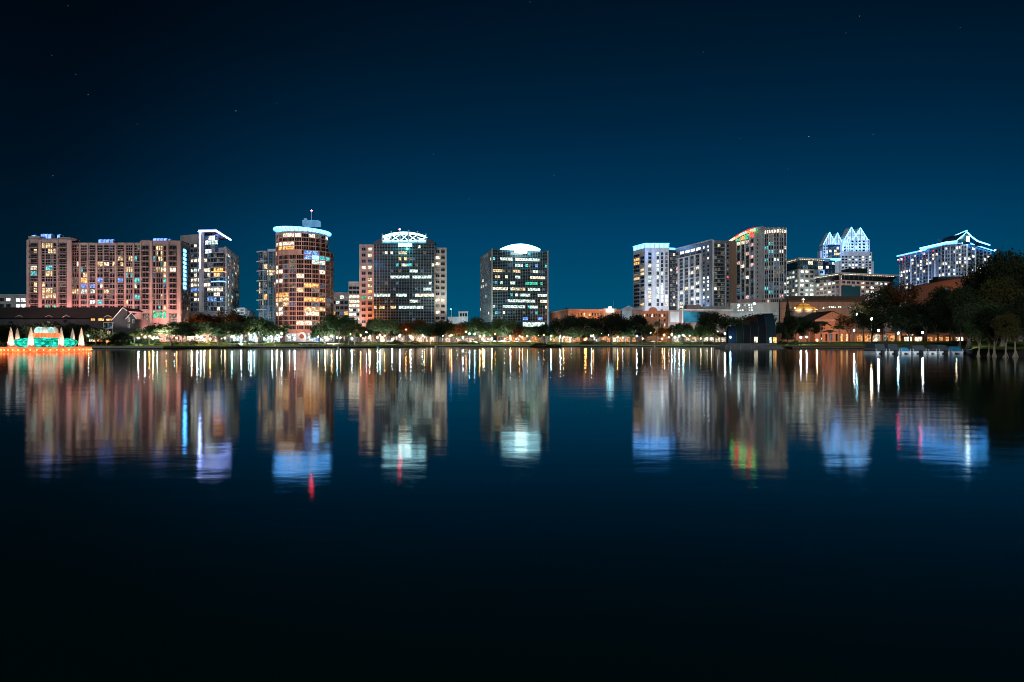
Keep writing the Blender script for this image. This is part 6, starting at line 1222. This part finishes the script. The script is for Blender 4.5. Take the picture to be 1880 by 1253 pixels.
for px, off, lab, c in ((790.5, 4, 'person in white standing on the promenade before the truss crowned office', 'cloth_white'), (1201, 7, 'person in pale clothes standing on the lawn beside the tall palm', 'cloth_white'), (351, 6, 'person in dark blue walking on the path before the warm arcade', 'cloth_blue'), (1003, 9, 'person in pale clothes behind the island thicket', 'cloth_white')):
    try: person(px, shD(px) + off, lab, c)
    except Exception as e: print('person', e)
finish_labels()
for x0, c_, p_ in ((1600, (.75, .9, 1), 3200), (1690, (.75, .9, 1), 2300), (1780, (.8, .9, 1), 1800)):   # unseen spots added to brighten the moored boats
    l_ = spot(None, (X(x0, 140), 140, 3.2), (X(x0 + (35 if x0 < 1650 else -25), 152), 152, .8), c_, p_, 110, radius=.1)
for x0, D_, c_, p_ in ((1520, 268, (1, .45, .3), 900), (1590, 255, (1, .45, .3), 700), (1700, 198, (.45, 1, .35), 4500), (1745, 190, (.6, 1, .4), 3500), (1788, 122, (.9, 1, .7), 90), (1806, 121, (1, .95, .8), 130), (1848, 113, (.9, .95, .9), 110), (1866, 115, (1, .95, .85), 110), (1830, 128, (1, .85, .3), 1500), (1870, 128, (.9, .8, .3), 1300), (1795, 134, (.6, 1, .4), 500)):
    l_ = spot(None, (X(x0, D_), D_, .6), (X(x0, D_ + 7), D_ + 7, 3.5 if p_ < 400 else 14), c_, p_, 100, radius=.1)  # more unseen spots, added to brighten dock, right-hand crowns and trunks

# ------------------------------------------------------------------ sky, sun, camera
w = bpy.data.worlds.new('World'); sc.world = w; w.use_nodes = True; nt = w.node_tree; nt.nodes.clear()
out = nt.nodes.new('ShaderNodeOutputWorld'); bg = nt.nodes.new('ShaderNodeBackground'); L(nt, bg.outputs[0], out.inputs[0])
tc = nt.nodes.new('ShaderNodeTexCoord'); sep = nt.nodes.new('ShaderNodeSeparateXYZ'); L(nt, tc.outputs['Generated'], sep.inputs[0])
cr = nt.nodes.new('ShaderNodeValToRGB'); L(nt, sep.outputs['Z'], cr.inputs[0]); e = cr.color_ramp.elements
def lin(r, g_, b): return tuple(((c / 255 + .055) / 1.055) ** 2.4 if c > 10 else c / 255 / 12.92 for c in (r, g_, b)) + (1,)
e[0].position = 0; e[0].color = lin(0, 84, 116); e[1].position = 1; e[1].color = lin(0, 8, 11)
for p, c in ((.07, (0, 77, 111)), (.15, (0, 64, 101)), (.22, (0, 49, 82)), (.30, (0, 36, 63)), (.38, (0, 26, 47)), (.46, (0, 18, 36))): x_ = e.new(p); x_.color = lin(*c)
# city glow is centred right of the middle of the picture: weight by azimuth
dp = nt.nodes.new('ShaderNodeVectorMath'); dp.operation = 'DOT_PRODUCT'; L(nt, tc.outputs['Generated'], dp.inputs[0]); az = math.atan2((1180 - 940) / F, 1); dp.inputs[1].default_value = (math.sin(az), math.cos(az), .0)
mr = nt.nodes.new('ShaderNodeMapRange'); mr.inputs[1].default_value = .66; mr.inputs[2].default_value = .98; mr.inputs[3].default_value = .16; mr.inputs[4].default_value = 1.0; mr.interpolation_type = 'SMOOTHSTEP'; L(nt, dp.outputs['Value'], mr.inputs[0])
mul = nt.nodes.new('ShaderNodeMix'); mul.data_type = 'RGBA'; mul.blend_type = 'MULTIPLY'; mul.inputs[0].default_value = 1; L(nt, cr.outputs[0], mul.inputs[6]); L(nt, mr.outputs[0], mul.inputs[7])
# a very low after-dusk Nishita sky adds the deep blue base
sky = nt.nodes.new('ShaderNodeTexSky'); sky.sky_type = 'NISHITA'; sky.sun_disc = False; sky.sun_elevation = math.radians(-4); sky.sun_rotation = math.radians(200)
sm = nt.nodes.new('ShaderNodeMix'); sm.data_type = 'RGBA'; sm.blend_type = 'MULTIPLY'; sm.inputs[0].default_value = 1; sm.inputs[7].default_value = (.0, .05, .08, 1); L(nt, sky.outputs[0], sm.inputs[6])
ad = nt.nodes.new('ShaderNodeMix'); ad.data_type = 'RGBA'; ad.blend_type = 'ADD'; ad.inputs[0].default_value = 1; L(nt, mul.outputs[2], ad.inputs[6]); L(nt, sm.outputs[2], ad.inputs[7]); last = ad.outputs[2]
for px, py, s in ((125, 11, .12), (95, 102, .1), (139, 137, .14), (162, 174, .2), (433, 204, .55), (508, 190, .08), (97, 323, .25), (796, 283, .2), (861, 366, .15), (1017, 322, .25), (1578, 30, .25), (1485, 251, .9), (1603, 247, .18), (973, 4, .15), (1291, 96, .12), (1446, 311, .12), (1358, 255, .1), (252, 228, .08), (1553, 61, .12), (1763, 51, .1)):
    v = Vector(((px - 940) / F, 1, (HZ - py) / F)).normalized(); d = nt.nodes.new('ShaderNodeVectorMath'); d.operation = 'DISTANCE'; L(nt, tc.outputs['Generated'], d.inputs[0]); d.inputs[1].default_value = v
    lt = nt.nodes.new('ShaderNodeMath'); lt.operation = 'LESS_THAN'; lt.inputs[1].default_value = .0006; L(nt, d.outputs['Value'], lt.inputs[0])
    a2 = nt.nodes.new('ShaderNodeMix'); a2.data_type = 'RGBA'; a2.blend_type = 'ADD'; L(nt, lt.outputs[0], a2.inputs[0]); L(nt, last, a2.inputs[6]); a2.inputs[7].default_value = (s * .25, s * .35, s * .4, 1); last = a2.outputs[2]
L(nt, last, bg.inputs[0]); bg.inputs[1].default_value = 1.0

sl = bpy.data.lights.new('city_fill_sun', 'SUN'); sl.energy = .85; sl.angle = math.radians(12); sl.color = (.93, .96, 1); so = bpy.data.objects.new('city_fill_sun', sl); COL.objects.link(so)  # fill added from behind the camera for city glow, no moon
so.rotation_euler = Vector((.35, 1, -.42)).to_track_quat('-Z', 'Y').to_euler()
cam = bpy.data.cameras.new('camera'); co = bpy.data.objects.new('camera', cam); COL.objects.link(co); co.location = (0, 0, CH); co.rotation_euler = (PI / 2, 0, 0)
cam.sensor_width = 36; cam.lens = 36 * F / 1880; cam.shift_y = (HZ - 626.5) / 1880; cam.clip_end = 8000; cam.clip_start = .1; sc.camera = co
sc.view_settings.view_transform = 'Standard'; sc.view_settings.look = 'None'; sc.view_settings.exposure = 0; sc.view_settings.gamma = 1
sc.cycles.use_denoising = True; sc.cycles.filter_width = 1.0; sc.cycles.max_bounces = 5; sc.cycles.transparent_max_bounces = 8; sc.cycles.sample_clamp_indirect = 4; sc.cycles.use_light_tree = True; sc.cycles.caustics_reflective = False
